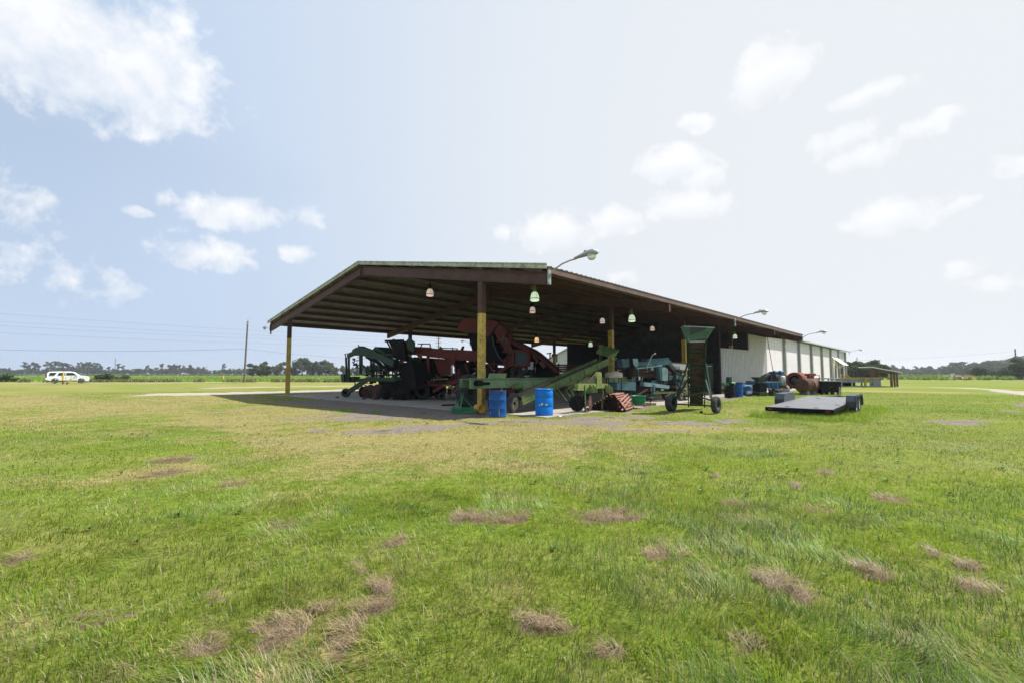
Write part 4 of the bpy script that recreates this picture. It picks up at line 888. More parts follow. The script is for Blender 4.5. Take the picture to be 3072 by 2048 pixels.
def drum(loc, r, h, mat, label, kind='steel', cat='barrel', group=None, rz_=0, name='drum'):
    t = thing(name, label, cat, loc, group, rz_, local=True)
    if kind == 'steel':
        prof = [(r*.96, 0), (r, .01), (r, .03), (r*.975, .045)]
        for zc in (.33, .66): prof += [(r*.975, h*zc-.03), (r*1.005, h*zc-.008), (r*1.005, h*zc+.008), (r*.975, h*zc+.03)]
        prof += [(r*.975, h-.035), (r*1.0, h-.02), (r*1.0, h), (r*.96, h), (r*.955, h-.025), (.001, h-.03)]
        part('shell', mat, t, MB().lathe((0, 0, 0), Z, prof, 32))
        l = MB(); l.lathe((0, 0, 0), Z, [(r*.965, h-.012), (r*1.006, h-.012), (r*1.006, h+.004), (r*.965, h+.004)], 32, True, True); part('rim', 'rust', t, l)
    else:
        prof = [(r*.9, 0), (r*.97, .02), (r*.99, .1), (r*1.0, h*.33), (r*.992, h*.335), (r*1.0, h*.34), (r*1.01, h*.5), (r*1.0, h*.66), (r*.992, h*.665), (r*1.0, h*.67), (r*.99, h*.9), (r*.95, h*.93), (r*.95, h*.955), (r*.99, h*.965), (r*.99, h), (r*.94, h), (r*.93, h*.975), (.001, h*.97)]
        part('shell', mat, t, MB().lathe((0, 0, 0), Z, prof, 36))
        l = MB(); l.lathe((r*.5, 0, h*.97), Z, [(.04, 0), (.04, .03), (.001, .03)], 12); l.lathe((-r*.5, 0, h*.97), Z, [(.03, 0), (.03, .03), (.001, .03)], 12); part('bung', mat, t, l)
    return t
g = G(1492.5, 1249)
d1 = drum(g, .298, .88, 'blue', 'dark blue steel barrel with a rusty rim next to the yellow bucket', rz_=.4)
sc = MB()
for a, z0, z1, wd in ((-1.35, .05, .3, .018), (-2.45, .12, .22, .03)):
    p0 = Vector((math.cos(a-.4)*.2945, math.sin(a-.4)*.2945, 0)); sc.obox(p0+Z*(z0+z1)/2, Vector((-p0.y, p0.x, 0)).normalized()*wd/2, p0.normalized()*.003, Z*(z1-z0)/2)
part('scratched_patch', 'galv', d1, sc)
g = G(1632.5, 1246.5)
d2 = drum(g, .31, .935, 'plastic_blue', 'bright blue plastic barrel with a torn white label standing in the sun', 'plastic', rz_=0)
lb = MB()
for a0, z0, pts in ((0, 0, [(-.22, .47), (-.19, .49), (-.14, .37), (-.17, .37)]), (0, 0, [(-.12, .42), (-.07, .47), (-.02, .46), (-.05, .40), (-.1, .39)]), (0, 0, [(.0, .41), (.09, .45), (.14, .45), (.10, .40), (.12, .37), (.07, .38), (.03, .41)])):
    cam_dir = math.atan2(-g.y, -g.x); vs = []
    for (u_, z_) in pts: a = cam_dir+u_/.31; vs.append((math.cos(a)*.3125, math.sin(a)*.3125, z_))
    n_ = len(vs); lb.add(vs+[(x*.99, y*.99, z) for x, y, z in vs], [tuple(range(n_)), tuple(range(n_, 2*n_))[::-1]])
part('torn_label', 'white', d2, lb)
# --- green a-frame hitch
P = Pl(G(1386, 1240), (1, 0)); q = cv(P, 1340, 1080, .12115)
t = thing('hitch_frame', 'small bright green triangular hitch frame standing on the gravel', 'tractor hitch', P(1386, 1240))
mb = MB()
for o in (0, .35):
    mb.beam(q(115, 1195, o), q(655, 1185, o), .04, .04); mb.beam(q(115, 1295, o), q(650, 1290, o), .04, .04)
mb.beam(q(120, 1240, .03), q(650, 1238, .03), .02, .14)
for x in (130, 625): mb.obox(q(x, 1242, .17), P.d*.03, P.n*.2, Z*.085)
part('base_frame', 'mgreen', t, mb)
mb = MB(); mb.beam(q(330, 1260, -.03), q(385, 880, .1), .05, .09, up=P.n); part('mast', 'mgreen', t, mb)
for x in (352, 405): part('lug', 'mgreen', t, MB().beam(q(x, 900, .1), q(x-2, 795, .1), .02, .06, up=P.n))
mb = MB(); mb.beam(q(385, 900, .12), q(140, 1190, .02), .025, .03); mb.beam(q(385, 900, .12), q(640, 1170, .02), .025, .03); mb.beam(q(385, 900, .12), q(300, 1180, .4), .025, .03); part('brace', 'mgreen', t, mb)
mb = MB(); mb.beam(q(365, 1290, 0), q(375, 1385, 0), .05, .05); mb.obox(q(320, 1320, .0), P.d*.05, P.n*.05, Z*.05); mb.tube([q(225, 1345, .05), q(330, 1345, .05)], .02, 8); part('foot', 'mgreen', t, mb)
# --- yellow bucket lying down
c = G(1442, 1237); t = thing('bucket', 'yellow plastic bucket lying on its side against the yellow post', 'bucket', c)
ax = Vector((.62, -.78, 0)).normalized(); cc = c+Z*.165+ax*.08
mb = MB(); mb.lathe(cc-ax*.38, ax, [(.001, 0), (.135, 0), (.14, .01), (.163, .32), (.172, .32), (.172, .335), (.166, .335), (.167, .38), (.158, .38), (.13, .02), (.001, .018)], 28); part('shell', 'bucket', t, mb)
mb = MB(); mb.lathe(cc-ax*.38, ax, [(.1485, .09), (.1585, .22)], 28); b_ = mb; bb = MB(); n_ = 28
bb.v = [v for i, v in enumerate(b_.v) if (i % n_) < 9]; bb.f = [(i, i+1, 9+i+1, 9+i) for i in range(8)]; bb.sm = [True]*8
part('paper_label', 'cream', t, bb)
# --- litter on the ground
mb = MB(); a = G(1398, 1252); mb.beam(a+Z*.02, G(1456, 1244)+Z*.02, .03, .02); tag(settle(part('wood_strip', 'wood', None, mb)), 'thin wooden strip lying on gravel before the blue steel barrel', 'wood strip')
mb = MB(); p0 = G(1669, 1247, .03); mb.add([p0, p0+Vector((.12, -.05, .02)), p0+Vector((.16, -.2, -.01)), p0+Vector((.03, -.12, .03))], [(0, 1, 2, 3)]); mb.add([p0+Z*.01+Vector((.05, -.02, 0)), p0+Vector((.2, -.12, .03)), p0+Vector((.1, -.25, 0))], [(0, 1, 2)])
sol = tag(settle(part('paper_scrap', 'white', None, mb)), 'crumpled white paper scrap by the bright blue plastic barrel', 'litter'); sm_ = sol.modifiers.new('thick', 'SOLIDIFY'); sm_.thickness = .003
# --- tractor-like green and red machine behind the post: big lugged tyre
def wheel(parent, c, ax, r, w, rimmat='rimw', hub=.55, lugs=0, nm='wheel'):
    ax = Vector(ax).normalized(); wt = part(nm, 'tyre', parent, MB().wheel(c, ax, r, w, hub, 30, lugs)); part('rim', rimmat, wt, MB().rim(c, ax, r*hub*1.02, w*.8)); h = MB()
    h.lathe(Vector(c)-ax*w*.3, ax, [(.001, 0), (r*.14, .004), (r*.16, .02), (r*.16, w*.6-.02), (r*.14, w*.6-.004), (.001, w*.6)], 14); part('hub', 'dark', wt, h); return wt
# --- belt sorter: long light green beams parallel to the shed
P = Pl(B(0, -.95), U); q1 = cv(P, 1340, 1080, .12115); q2 = cv(P, 1640, 1080, .12115)
t = thing('belt_sorter', 'long light green belt machine with rust streaks running past the yellow post', 'farm machine', P(1500, 1235)*Vector((1, 1, 0)))
def zbeam(s0, s1, v, z0, z1, th=.05): return MB().beam(B(s0, v, (z0+z1)/2), B(s1, v, (z0+z1)/2), th, z1-z0)
sA = tosv(P(1409, 1140).x, P(1409, 1140).y)[0]; sB = tosv(P(1905, 1140).x, P(1905, 1140).y)[0]
mb = zbeam(sA, sB, -.95, .93, 1.27, .03); mb.beam(B(sA, -.97, 1.28), B(sB, -.97, 1.28), .12, .025); mb.beam(B(sA, -.97, .94), B(sB, -.97, .94), .1, .02)
for k in range(7): mb.beam(B(sA+.3+k*1.55, -.985, .95), B(sA+.3+k*1.55, -.985, 1.27), .05, .05)
part('side_beam', 'lgreen', t, mb, .004)
mb = zbeam(sA+.1, sB, -.32, .95, 1.27, .03); part('side_beam', 'lgreen', t, mb)
mb = MB(); mb.prism([B(sA+.2, -.92, 1.22), B(sB-.1, -.92, 1.22), B(sB-.1, -.35, 1.22), B(sA+.2, -.35, 1.22)], Z*.02); part('belt', 'rubber_belt', t, mb)
mb = MB(); mb.prism([q1(1030, 455), q1(1065, 320), q1(1490, 320), q1(1460, 455)], P.n*.03); part('guard_plate', 'lgreen', t, mb)
mb = MB(); c = q1(745, 560, -.12); mb.tube([c-P.d*.16, c+P.d*.13], .1, 14); mb.obox(q1(930, 570, -.05), P.d*.22, P.n*.03, Z*.05); part('motor', 'black', t, mb)
mb = MB(); mb.lathe(q1(1700, 640, -.25), P.n*-1, [(.001, -.1), (.14, -.1), (.14, .05), (.09, .06), (.09, .12), (.001, .12)], 18); mb.tube([q1(1560, 640, -.2), q1(1760, 720, -.2)], .09, 12); part('gearbox', 'green', t, mb)
for s_ in (sA+1.6, sA+4.2, sA+7, sA+9.6):
    for v_ in (-.95, -.32): part('leg', 'lgreen', t, MB().beam(B(s_, v_, .03), B(s_, v_, .94), .07, .07))
# --- big tyre of the machine standing behind the post
t = thing('farm_tractor_axle', 'axle frame with one huge worn lugged tyre behind the yellow post', 'farm machine', B(1.3, .9))
tc = D(1408, 1176, 19.6); tc.z = .70
wheel(t, tc, Vector((.8, -.6, 0)), .70, .42, 'dgreen', .52, 22)
mb = MB(); ax_ = Vector((.8, -.6, 0)); mb.beam(tc-ax_*.1, tc-ax_*1.0, .14, .14); mb.beam(tc-ax_*1.0, tc-ax_*1.0+Vector((1.2, 1.5, .35)), .12, .12); part('axle_beam', 'red', t, mb)
# --- green inclined conveyor
lo = D(1572, 1199, 17.05); t = thing('inclined_conveyor', 'long green belt conveyor rising to a flared hopper beside the blue barrels', 'conveyor', Vector((lo.x, lo.y, 0)))
P = Pl((lo.x, lo.y), U); c2 = cv(P, 1340, 900, .22957); c3 = cv(P, 1600, 760, .3188); WC = .62
def railpts(off): return [c2(985, 1315, off), c2(2120, 798, off)]
a, e = railpts(0); up_ = (e-a).normalized().cross(P.n); up_ = up_ if up_.z > 0 else -up_
for o, nm in ((0, 'side_rail'), (WC, 'side_rail')):
    mb = MB(); A, E_ = a+P.n*o, e+P.n*o; mb.beam(A, E_, .015, .27, up=up_); mb.beam(A+up_*.135, E_+up_*.135, .06, .02, up=up_); mb.beam(A-up_*.135, E_-up_*.135, .06, .02, up=up_)
    mb.beam(A-up_*.02-P.n*.012, E_-up_*.02-P.n*.012, .02, .02, up=up_)
    for k in range(1, 6): f = A.lerp(E_, k/6); mb.beam(f-up_*.13-P.n*.02, f+up_*.13-P.n*.02, .05, .03, up=(E_-A))
    part(nm, 'green', t, mb)
mb = MB(); mb.beam(a+P.n*WC/2+up_*.03, e+P.n*WC/2+up_*.03, WC-.05, .02, up=up_); part('belt', 'rubber_belt', t, mb)
mb = MB(); f0, f1 = a.lerp(e, .02), a.lerp(e, .33)
for k in range(4): o = .12+k*.09; mb.beam(f0+P.n*o+up_*(.12+.01*k), f1+P.n*(o+.1)+up_*.14, .085, .012, up=up_)
part('cover_boards', 'wood', t, mb)
def hx(x, y, off): return P.at(1740+x*.22957, 900+y*.22957, off)
NH, FH, BN, BF, NL, FL = hx(515, 650, -.12), hx(275, 580, .9), hx(452, 745, .0), hx(300, 728, .64), hx(345, 742, -.01), hx(205, 690, .66)
mb = MB(); mb.add([NH, FH, BF, BN], [(0, 1, 2, 3)]); mb.add([FH, FL, BF], [(0, 1, 2)]); mb.add([NH, BN, NL], [(0, 1, 2)])
ho_ = part('hopper', 'green', t, mb); sm_ = ho_.modifiers.new('thick', 'SOLIDIFY'); sm_.thickness = .012
wc = D(1541, 1207, 17.0); wc.z = .375; wheel(t, wc, Vector((.86, -.5, 0)), .375, .2, 'rimw', .6)
mb = MB(); mb.tube([wc, wc+Vector((-.86, .5, 0))*.0+P.n*.9+P.d*.1+Z*.0], .035, 8); part('axle', 'dgreen', t, mb); wheel(t, wc+P.n*1.0, Vector((.86, -.5, 0)), .375, .2, 'rimw', .6)
mb = MB()
for (x0, y0, x1, y1) in ((1555, 1070, 1670, 1240), (1460, 1160, 1575, 1310), (1560, 1170, 1620, 1260)): mb.beam(c2(x0, y0, .02), c2(x1, y1, .02), .03, .03); mb.beam(c2(x0, y0, WC), c2(x1, y1, WC), .03, .03)
mb.beam(c2(1930, 950, .1), c2(1620, 1180, .3), .05, .05); mb.beam(c3(740, 1045, .1), c3(800, 980, .1), .05, .05); mb.beam(c3(735, 1030, .1), c3(745, 1075, .1), .04, .04)
part('strut', 'green', t, mb)
# --- bedder with notched discs
P = Pl(G(1756, 1238), U); q = cv(P, 1640, 1080, .12115); t = thing('disc_bedder', 'yellow green toolbar implement on stands with dark notched discs', 'farm implement', P(1780, 1236)*Vector((1, 1, 0)))
mb = MB(); mb.prism([q(780, 575), q(1520, 575), q(1520, 685), q(780, 685)], P.n*.16); part('toolbar', 'ygreen', t, mb, .006)
mb = MB(); mb.prism([q(765, 688), q(1000, 688), q(1000, 742), q(765, 742)], P.n*.2); part('lower_bracket', 'ygreen', t, mb)
for o in (-.02, .08): mb = MB(); mb.prism([q(1235, 690, o), q(1240, 340, o), q(1262, 290, o), q(1310, 280, o), q(1352, 310, o), q(1358, 690, o)], P.n*.02); part('mast_plate', 'ygreen', t, mb)
for x in (1062, 1140, 1450, 1520): mb = MB(); mb.prism([q(x, 585, -.005), q(x, 690, -.2), q(x, 800, -.2), q(x, 800, -.06), q(x, 700, -.005)], P.d*.015); part('gusset', 'ygreen', t, mb)
for (x0, y0, x1, y1) in ((940, 610, 958, 1300), (1388, 690, 1372, 1262)): a_ = q(x1, y1, 0); a_.z = .04; part('stand', 'green', t, MB().beam(a_, q(x0, y0, 0), .05, .05))
part('brace', 'timber', t, MB().beam(q(1080, 550, .1), q(1250, 340, .1), .03, .05))
mb = MB(); mb.lathe(q(1060, 720, .1), P.n*-1, [(.001, -.06), (.16, -.06), (.16, .06), (.001, .06)], 20); part('bearing_plate', 'mgreen', t, mb)
def disc(parent, c, ax, r, mat='rust'):
    ax = Vector(ax).normalized(); x = ax.cross(Z).normalized(); y = ax.cross(x); vs = []; n = 60
    for k in range(n):
        a = 2*PI*k/n; rr = r*(.93 if (k % 6) in (0, 1) else 1.0); vs.append(c+(x*math.cos(a)+y*math.sin(a))*rr)
    mb = MB(); m_ = len(vs); ctr = c+ax*.06; ctr2 = ctr+ax*.008; v2 = [v+ax*.006 for v in vs]
    mb.add([ctr]+vs, [(0, i+1, (i+1) % m_+1) for i in range(m_)]); mb.add([ctr2]+v2, [(0, (i+1) % m_+1, i+1) for i in range(m_)]); mb.add(vs+v2, [(i, (i+1) % m_, m_+(i+1) % m_, m_+i) for i in range(m_)])
    return part('disc', mat, parent, mb)
disc(t, q(720, 1055, -.05), Vector((-.25, -1, 0)), .29, 'dark'); disc(t, q(1075, 1060, .0), Vector((.93, -.37, 0)), .3, 'rust'); disc(t, q(1200, 1010, .5), Vector((.93, -.37, 0)), .3, 'dark')
for pts_ in ([q(720, 1055, 0), q(820, 800, .1), q(830, 740, .1)], [q(1075, 1055, .0), q(1020, 780, .1), q(1020, 700, .1)]): part('disc_arm', 'dark', t, MB().tube(pts_, .03, 8))
mb = MB(); mb.tube([q(1090, 860, .1), q(1180, 870, .3), q(1290, 860, .6)], .05, 8); part('gang_shaft', 'dark', t, mb); part('clamp_block', 'dark', t, MB().obox(q(1310, 760, .1), P.d*.1, P.n*.12, Z*.08))
# --- pile of rusty pipes
pc0 = G(1864, 1233); pd = Vector((.42, .91, 0)).normalized(); px_ = Vector((pd.y, -pd.x, 0)); rp = .045; base = Vector((4.33, 17.75, .03)); plen = 1.75
mbp = MB(); mbp.tube([(0, 0, 0), (0, plen, 0)], rp, 10, caps=False); mbp.tube([(0, 0.001, 0), (0, plen-.001, 0)], rp*.82, 10, caps=False)
proto = mbp.build('pipe', M['pipe']); prm = proto.data; bpy.data.objects.remove(proto)
rg = random.Random(3); np_ = 0
rot = math.atan2(-pd.x, pd.y)
for row in range(8):
    cnt = 17-2*row+ (0 if row else 0)
    for i in range(max(cnt, 2)):
        x = -(row+2*i*1.0)*rp*1.02 - (0 if row == 0 else rp*.9*row*.35); z = rp+row*rp*1.74
        o = bpy.data.objects.new('pipe', prm); col.objects.link(o); o.location = base+px_*(x-.03)+Z*z+pd*rg.uniform(-.06, .06); o.rotation_euler.z = rot+rg.uniform(-.012, .012)
        tag(o, 'rusty brown steel pipe stacked in the sloping heap behind the disc implement', 'pipe', 'rusty pipes in the heap'); np_ += 1
sd = (pd*.82+px_*.4).normalized(); r2_ = math.atan2(-sd.x, sd.y)
for k, l in enumerate(('lowest of the three rusty pipes leaning askew against the heap', 'middle one of the three rusty pipes leaning askew against the heap', 'upper one of the three rusty pipes leaning askew against the heap')):
    a_ = D(1864-k*7, 1231-k*9, 17.7+k*.12); b_ = D(1892-k*5, 1196-k*7, 18.5+k*.1); a_.z = max(a_.z, .05); v_ = b_-a_
    o = bpy.data.objects.new('pipe', prm); col.objects.link(o); o.location = a_; o.rotation_mode = 'QUATERNION'; o.rotation_quaternion = v_.to_track_quat('Y', 'Z'); o.scale = (1, v_.length/plen, 1)
    tag(o, l, 'pipe', 'rusty pipes askew')
# --- pallet and green tub
c = G(1925, 1217); t = thing('pallet', 'low wooden pallet under the green tub', 'pallet', Vector((c.x, c.y, .03))); mb = MB()
for k in range(6): mb.beam(c+U*(-.5+k*.2)-Vv*.45+Z*.13, c+U*(-.5+k*.2)+Vv*.45+Z*.13, .11, .02)
part('deck_boards', 'wood', t, mb)
for k in (-1, 0, 1): part('bearer', 'wood', t, MB().beam(c-U*.55+Vv*k*.4+Z*.075, c+U*.55+Vv*k*.4+Z*.075, .05, .085))
c = D(1915, 1210, 19.6); c.z = .18; t = thing('green_tub', 'round green tub with a stained rim sitting on the pallet', 'tub', c)
mb = MB(); mb.lathe(c, Z, [(.001, 0), (.2, 0), (.27, .06), (.3, .2), (.31, .34), (.33, .34), (.33, .355), (.3, .355), (.28, .2), (.19, .03), (.001, .02)], 26); part('shell', 'tub', t, mb)
mb = MB(); mb.tube([c+Vector((.2, -.1, .3)), c+Vector((.45, -.1, .3)), c+Vector((.52, -.1, .15)), c+Vector((.42, -.1, .0)), c+Vector((.3, -.1, .05))], .018, 6); part('hose', 'black', t, mb)
# --- white tank on a stand over a teal box
P = Pl(D(1855, 1180, 22), (.9, .43)); q = cv(P, 1640, 1080, .12115); t = thing('spray_tank', 'stained white round tank on thin legs above a teal steel box', 'tank', P(1860, 1190)*Vector((1, 1, 0)))
c = q(1775, 430, .35); mb = MB(); mb.lathe(c, Z, [(.001, -.01), (.36, 0), (.42, .03), (.42, .2), (.38, .25), (.15, .27), (.14, .31), (.001, .31)], 26); part('tank_shell', 'cream', t, mb)
mb = MB(); mb.tube([c+Z*.25+Vector((.2, 0, 0)), c+Z*.38+Vector((.2, 0, 0)), c+Z*.36+Vector((.32, 0, 0))], .018, 6); mb.lathe(c+Vector((.18, 0, .25)), Z, [(.08, 0), (.08, .05), (.001, .06)], 12); part('valve', 'cream', t, mb)
for dx in (-.3, .3):
    for dy in (-.25, .25): part('leg', 'dark', t, MB().beam(c+Vector((dx, dy, 0)), c+Vector((dx, dy, -.75)), .035, .035))
mb = MB(); mb.prism([q(1740, 545), q(2210, 545), q(2210, 745), q(1740, 730)], P.n*.7); part('steel_box', 'teal', t, mb, .01)
for x in (1790, 2180):
    a_ = q(x, 740, .1); part('foot', 'dark', t, MB().beam(a_, Vector((a_.x, a_.y, .03)), .06, .06)); a_ = q(x, 740, .6); part('foot', 'dark', t, MB().beam(a_, Vector((a_.x, a_.y, .03)), .06, .06))
# --- teal harvesting machine
P = Pl(D(1960, 1180, 24), (.93, .37)); q = cv(P, 1860, 960, .19128); t = thing('teal_sorting_machine', 'cluttered teal and rust machine with rollers, hoses and a tilted lever', 'farm machine', P(1980, 1190)*Vector((1, 1, 0)))
def beamq(name, mat, x0, y0, x1, y1, w, h, off=0, parent=None): return part(name, mat, parent or t, MB().beam(q(x0, y0, off), q(x1, y1, off), w, h))
def plateq(name, mat, pts, off=0, th=.05, parent=None, bv=0): return part(name, mat, parent or t, MB().prism([q(x, y, off) for x, y in pts], P.n*th), bv)
plateq('motor_box', 'teal', [(85, 610), (200, 600), (200, 720), (110, 740)], .3, .5)
plateq('end_plate', 'lteal', [(200, 600), (275, 600), (290, 650), (290, 715), (250, 735), (215, 690)], 0, .04)
beamq('top_rail', 'teal', 250, 700, 820, 660, .06, .2, .1); beamq('upper_box', 'teal', 480, 640, 825, 615, .5, .22, .5)
beamq('front_rail', 'lteal', 250, 755, 650, 710, .06, .07, -.05)
mb = MB(); mb.tube([q(230, 800, .3), q(600, 770, .3)], .22, 14); part('roller', 'darkrust', t, mb); mb = MB(); mb.tube([q(230, 880, .2), q(600, 860, .2)], .12, 12); part('roller', 'darkrust', t, mb)
plateq('dark_housing', 'dark', [(210, 760), (640, 740), (640, 930), (230, 920)], .5, .3)
plateq('control_box', 'teal', [(582, 745), (625, 735), (630, 945), (605, 940)], -.15, .3); plateq('control_box_front', 'lteal', [(625, 738), (720, 742), (715, 945), (630, 945)], -.17, .3, bv=.01)
plateq('rusty_post', 'rust', [(695, 745), (745, 745), (745, 1000), (700, 1000)], 0, .1)
mb = MB(); mb.lathe(q(760, 830, -.05), P.n*-1, [(.001, -.05), (.13, -.05), (.13, .04), (.05, .06), (.001, .06)], 14); mb.obox(q(770, 920, -.05), P.d*.07, P.n*.05, Z*.12); part('pump', 'rust', t, mb)
plateq('white_panel', 'white', [(820, 670), (1085, 690), (1080, 780), (880, 770)], 0, .35); plateq('rusty_lid', 'rust', [(830, 655), (1085, 668), (1085, 692), (835, 672)], -.03, .5)
for (a_, b_) in (((780, 860), (850, 930)), ((900, 800), (960, 930)), ((960, 870), (1060, 930))): plateq('teal_panel', 'lteal' if a_[0] != 900 else 'teal', [a_, (b_[0], a_[1]+10), b_, (a_[0], b_[1]-5)], .1, .1)
for (x0, y0, x1, y1) in ((400, 740, 488, 545), (488, 545, 530, 524), (300, 650, 385, 745)): beamq('lever', 'galv' if x0 != 300 else 'teal', x0, y0, x1, y1, .035, .035, -.1)
mb = MB(); mb.lathe(q(530, 524, -.1), Z, [(.001, -.05), (.045, -.03), (.05, 0), (.045, .03), (.001, .05)], 10); part('lever_knob', 'white', t, mb)
for k in range(7):
    x = 790+k*22; mb = MB(); mb.tube([q(x-20, 720, -.1), q(x+10, 830+k*6, -.2), q(x-10, 960+(k % 3)*25, -.15), q(x-50, 1010-(k % 2)*20, -.05)], .016, 6); part('hose', 'dgreen' if k % 2 else 'black', t, mb)
plateq('long_tray', 'lteal', [(335, 965), (520, 985), (740, 1020), (730, 1070), (500, 1040), (345, 1030)], -.2, .35)
plateq('tray_fin', 'teal', [(520, 935), (640, 940), (700, 1000), (500, 985)], .1, .03)
beamq('tow_bar', 'teal', 490, 1010, 495, 1140, .09, .09, -.2); beamq('lower_frame', 'ygreen', 500, 1140, 1080, 1120, .1, .1, 0); beamq('lower_frame', 'dgreen', 270, 1140, 1080, 1150, .1, .1, .9); beamq('cross_frame', 'rust', 830, 1055, 960, 1050, .3, .06, -.1)
beamq('drive_shaft', 'rust', 200, 1170, 380, 1075, .05, .05, -.3)
for (x0, y0, x1, y1) in ((700, 960, 680, 1080), (640, 960, 690, 1060), (880, 940, 890, 1120), (1020, 940, 1020, 1140), (950, 930, 950, 1040)): beamq('upright', 'teal', x0, y0, x1, y1, .05, .05, 0)
mb = MB(); mb.prism([q(830, 1060, 0), q(960, 1055, 0), q(930, 1110, .1), q(870, 1110, .1)], P.n*.4); part('seed_funnel', 'dark', t, mb)
plateq('rear_body', 'dark', [(640, 700), (1080, 700), (1080, 1000), (640, 1000)], .9, .4)
for x, o in ((955, 0), (1050, .1), (955, 1.2), (640, 1.2)):
    c = q(x, 1225, o); c.z = .29; wheel(t, c, P.n*-1+P.d*.3, .27, .18, 'rimw', .6)
for k, (x, y) in enumerate(((285, 905), (870, 880), (1075, 1020), (1070, 870))): mb = MB(); mb.lathe(q(x, y, -.1), Z, [(.001, -.1), (.05, -.1), (.05, .08), (.001, .08)], 10); part('filter_bowl', 'white', t, mb)
clutter(t, q, 600, 700, 1080, 1140, 60, ['teal', 'lteal', 'dark', 'white', 'rust', 'dgreen', 'dark'], 130, (.02, .06), (-.2, .7), seed=4)
clutter(t, q, 230, 640, 620, 1000, 26, ['teal', 'dark', 'darkrust', 'lteal'], 110, (.02, .05), (-.1, .4), seed=5)
clutter(t, q, 500, 1100, 1080, 1210, 22, ['dark', 'darkrust', 'dgreen', 'galv'], 120, (.03, .06), (-.1, .9), seed=6)
# --- hopper elevator
t = thing('hopper_elevator', 'steep belt elevator on two wheels with a teal funnel hopper on top', 'elevator', G(2090, 1228))
b0 = D(2089, 1216, 19.3); b1 = D(2091, 1018, 17.45); ax = (b1-b0).normalized(); sd_ = ax.cross(Z).normalized(); sd_ = sd_ if sd_.x > 0 else -sd_; nn = sd_.cross(ax).normalized(); nn = nn if nn.y < 0 else -nn; hw = .305
mb = MB(); mb.obox((b0+b1)/2, (b1-b0)/2, sd_*(hw-.05), nn*.012); part('belt', 'rubber_belt', t, mb)
sl_ = MB()
for k in range(19): c = b0.lerp(b1, (k+.5)/19); sl_.obox(c+nn*.03, sd_*(hw-.06), ax*.012, nn*.02)
part('cleats', 'rubber_belt', t, sl_)
for s_ in (-1, 1):
    mb = MB(); o = sd_*hw*s_; mb.obox((b0+b1)/2+o, (b1-b0)/2, sd_*.012, nn*.1); 
    for k in range(30): c = b0.lerp(b1, (k+.5)/30)+o; mb.obox(c+nn*.1, sd_*.025, ax*.03, nn*.01)
    part('side_frame', 'dgreen', t, mb)
for f in (.03, .33, .62, .85, .985): part('cross_bar', 'dgreen' if f < .9 else 'galv', t, MB().beam(b0.lerp(b1, f)-sd_*.33+nn*.07, b0.lerp(b1, f)+sd_*.33+nn*.07, .04, .05))
P = Pl(b1, (.97, -.2)); q = cv(P, 1860, 960, .19128)
ft = [q(982, 108, -.25), q(1455, 130, -.25)]; fb = [q(1068, 285, .0), q(1335, 300, .0)]; bt = [p + P.n*.62 + Z*.0 for p in ft]; bb_ = [p+P.n*.28-Z*.15 for p in fb]
mb = MB()
for poly in ((ft[0], ft[1], fb[1], fb[0]), (ft[1], bt[1], bb_[1], fb[1]), (bt[1], bt[0], bb_[0], bb_[1]), (bt[0], ft[0], fb[0], bb_[0])): mb.add(poly, [(0, 1, 2, 3)])
hp = part('hopper', 'hopper', t, mb); sm_ = hp.modifiers.new('thick', 'SOLIDIFY'); sm_.thickness = .012
mb = MB()
for a_, c_ in ((ft[0], ft[1]), (ft[1], bt[1]), (bt[1], bt[0]), (bt[0], ft[0])): mb.beam(a_, c_, .03, .03)
part('hopper_lip', 'galv', hp, mb)
mb = MB(); mb.prism([q(1085, 118, -.28), q(1330, 130, -.28), q(1320, 165, -.24), q(1100, 240, -.13), q(1088, 230, -.13)], P.n*.006); part('stain_patch', 'slate', hp, mb)
wl = G(2014, 1232); wr = G(2149, 1240); wl.z = wr.z = .33; axl = (wr-wl).normalized()
wheel(t, wl, axl, .34, .24, 'dgreen', .5, 0); wheel(t, wr, axl, .31, .19, 'dgreen', .5)
mb = MB(); mb.beam(wl+Z*-.05, wr+Z*-.05, .05, .05); part('axle', 'dgreen', t, mb)
for a_, c_ in ((wl+axl*.15, b0.lerp(b1, .66)-sd_*.33), (wl+axl*.15, b0.lerp(b1, .42)-sd_*.33), (wr-axl*.12, b0.lerp(b1, .66)+sd_*.33), (wr-axl*.12, b0.lerp(b1, .42)+sd_*.33), (wl+axl*.5+Z*.25, b0.lerp(b1, .25)+sd_*.33+nn*.1), (wr-axl*.15+Z*.15, b0.lerp(b1, .2)-sd_*.1+nn*.12)): part('brace', 'dgreen', t, MB().beam(a_, c_, .05, .05))
part('crank', 'galv', t, MB().beam(b0.lerp(b1, .63)+sd_*.3+nn*.05, b0.lerp(b1, .63)+sd_*.52+nn*.05, .03, .03))
b_ = G(2104, 1236, .03); tag(settle(part('wood_block', 'black', None, MB().box(b_+Z*.02, (.08, .08, .07)), .006)), 'tiny dark block lying on the grass under the elevator', 'block')
for i_, (x0, y0, x1, y1, l_) in enumerate(((1198, 1191, 1268, 1189, 'dark steel bar lying on the floor behind the green harvester wheels'), (1325, 1214, 1365, 1213, 'short dark steel bar on the floor near the green hitch frame'))):
    tag(settle(part('steel_bar', 'dark', None, MB().beam(G(x0, y0, .06), G(x1, y1, .06), .09, .06))), l_, 'steel bar')
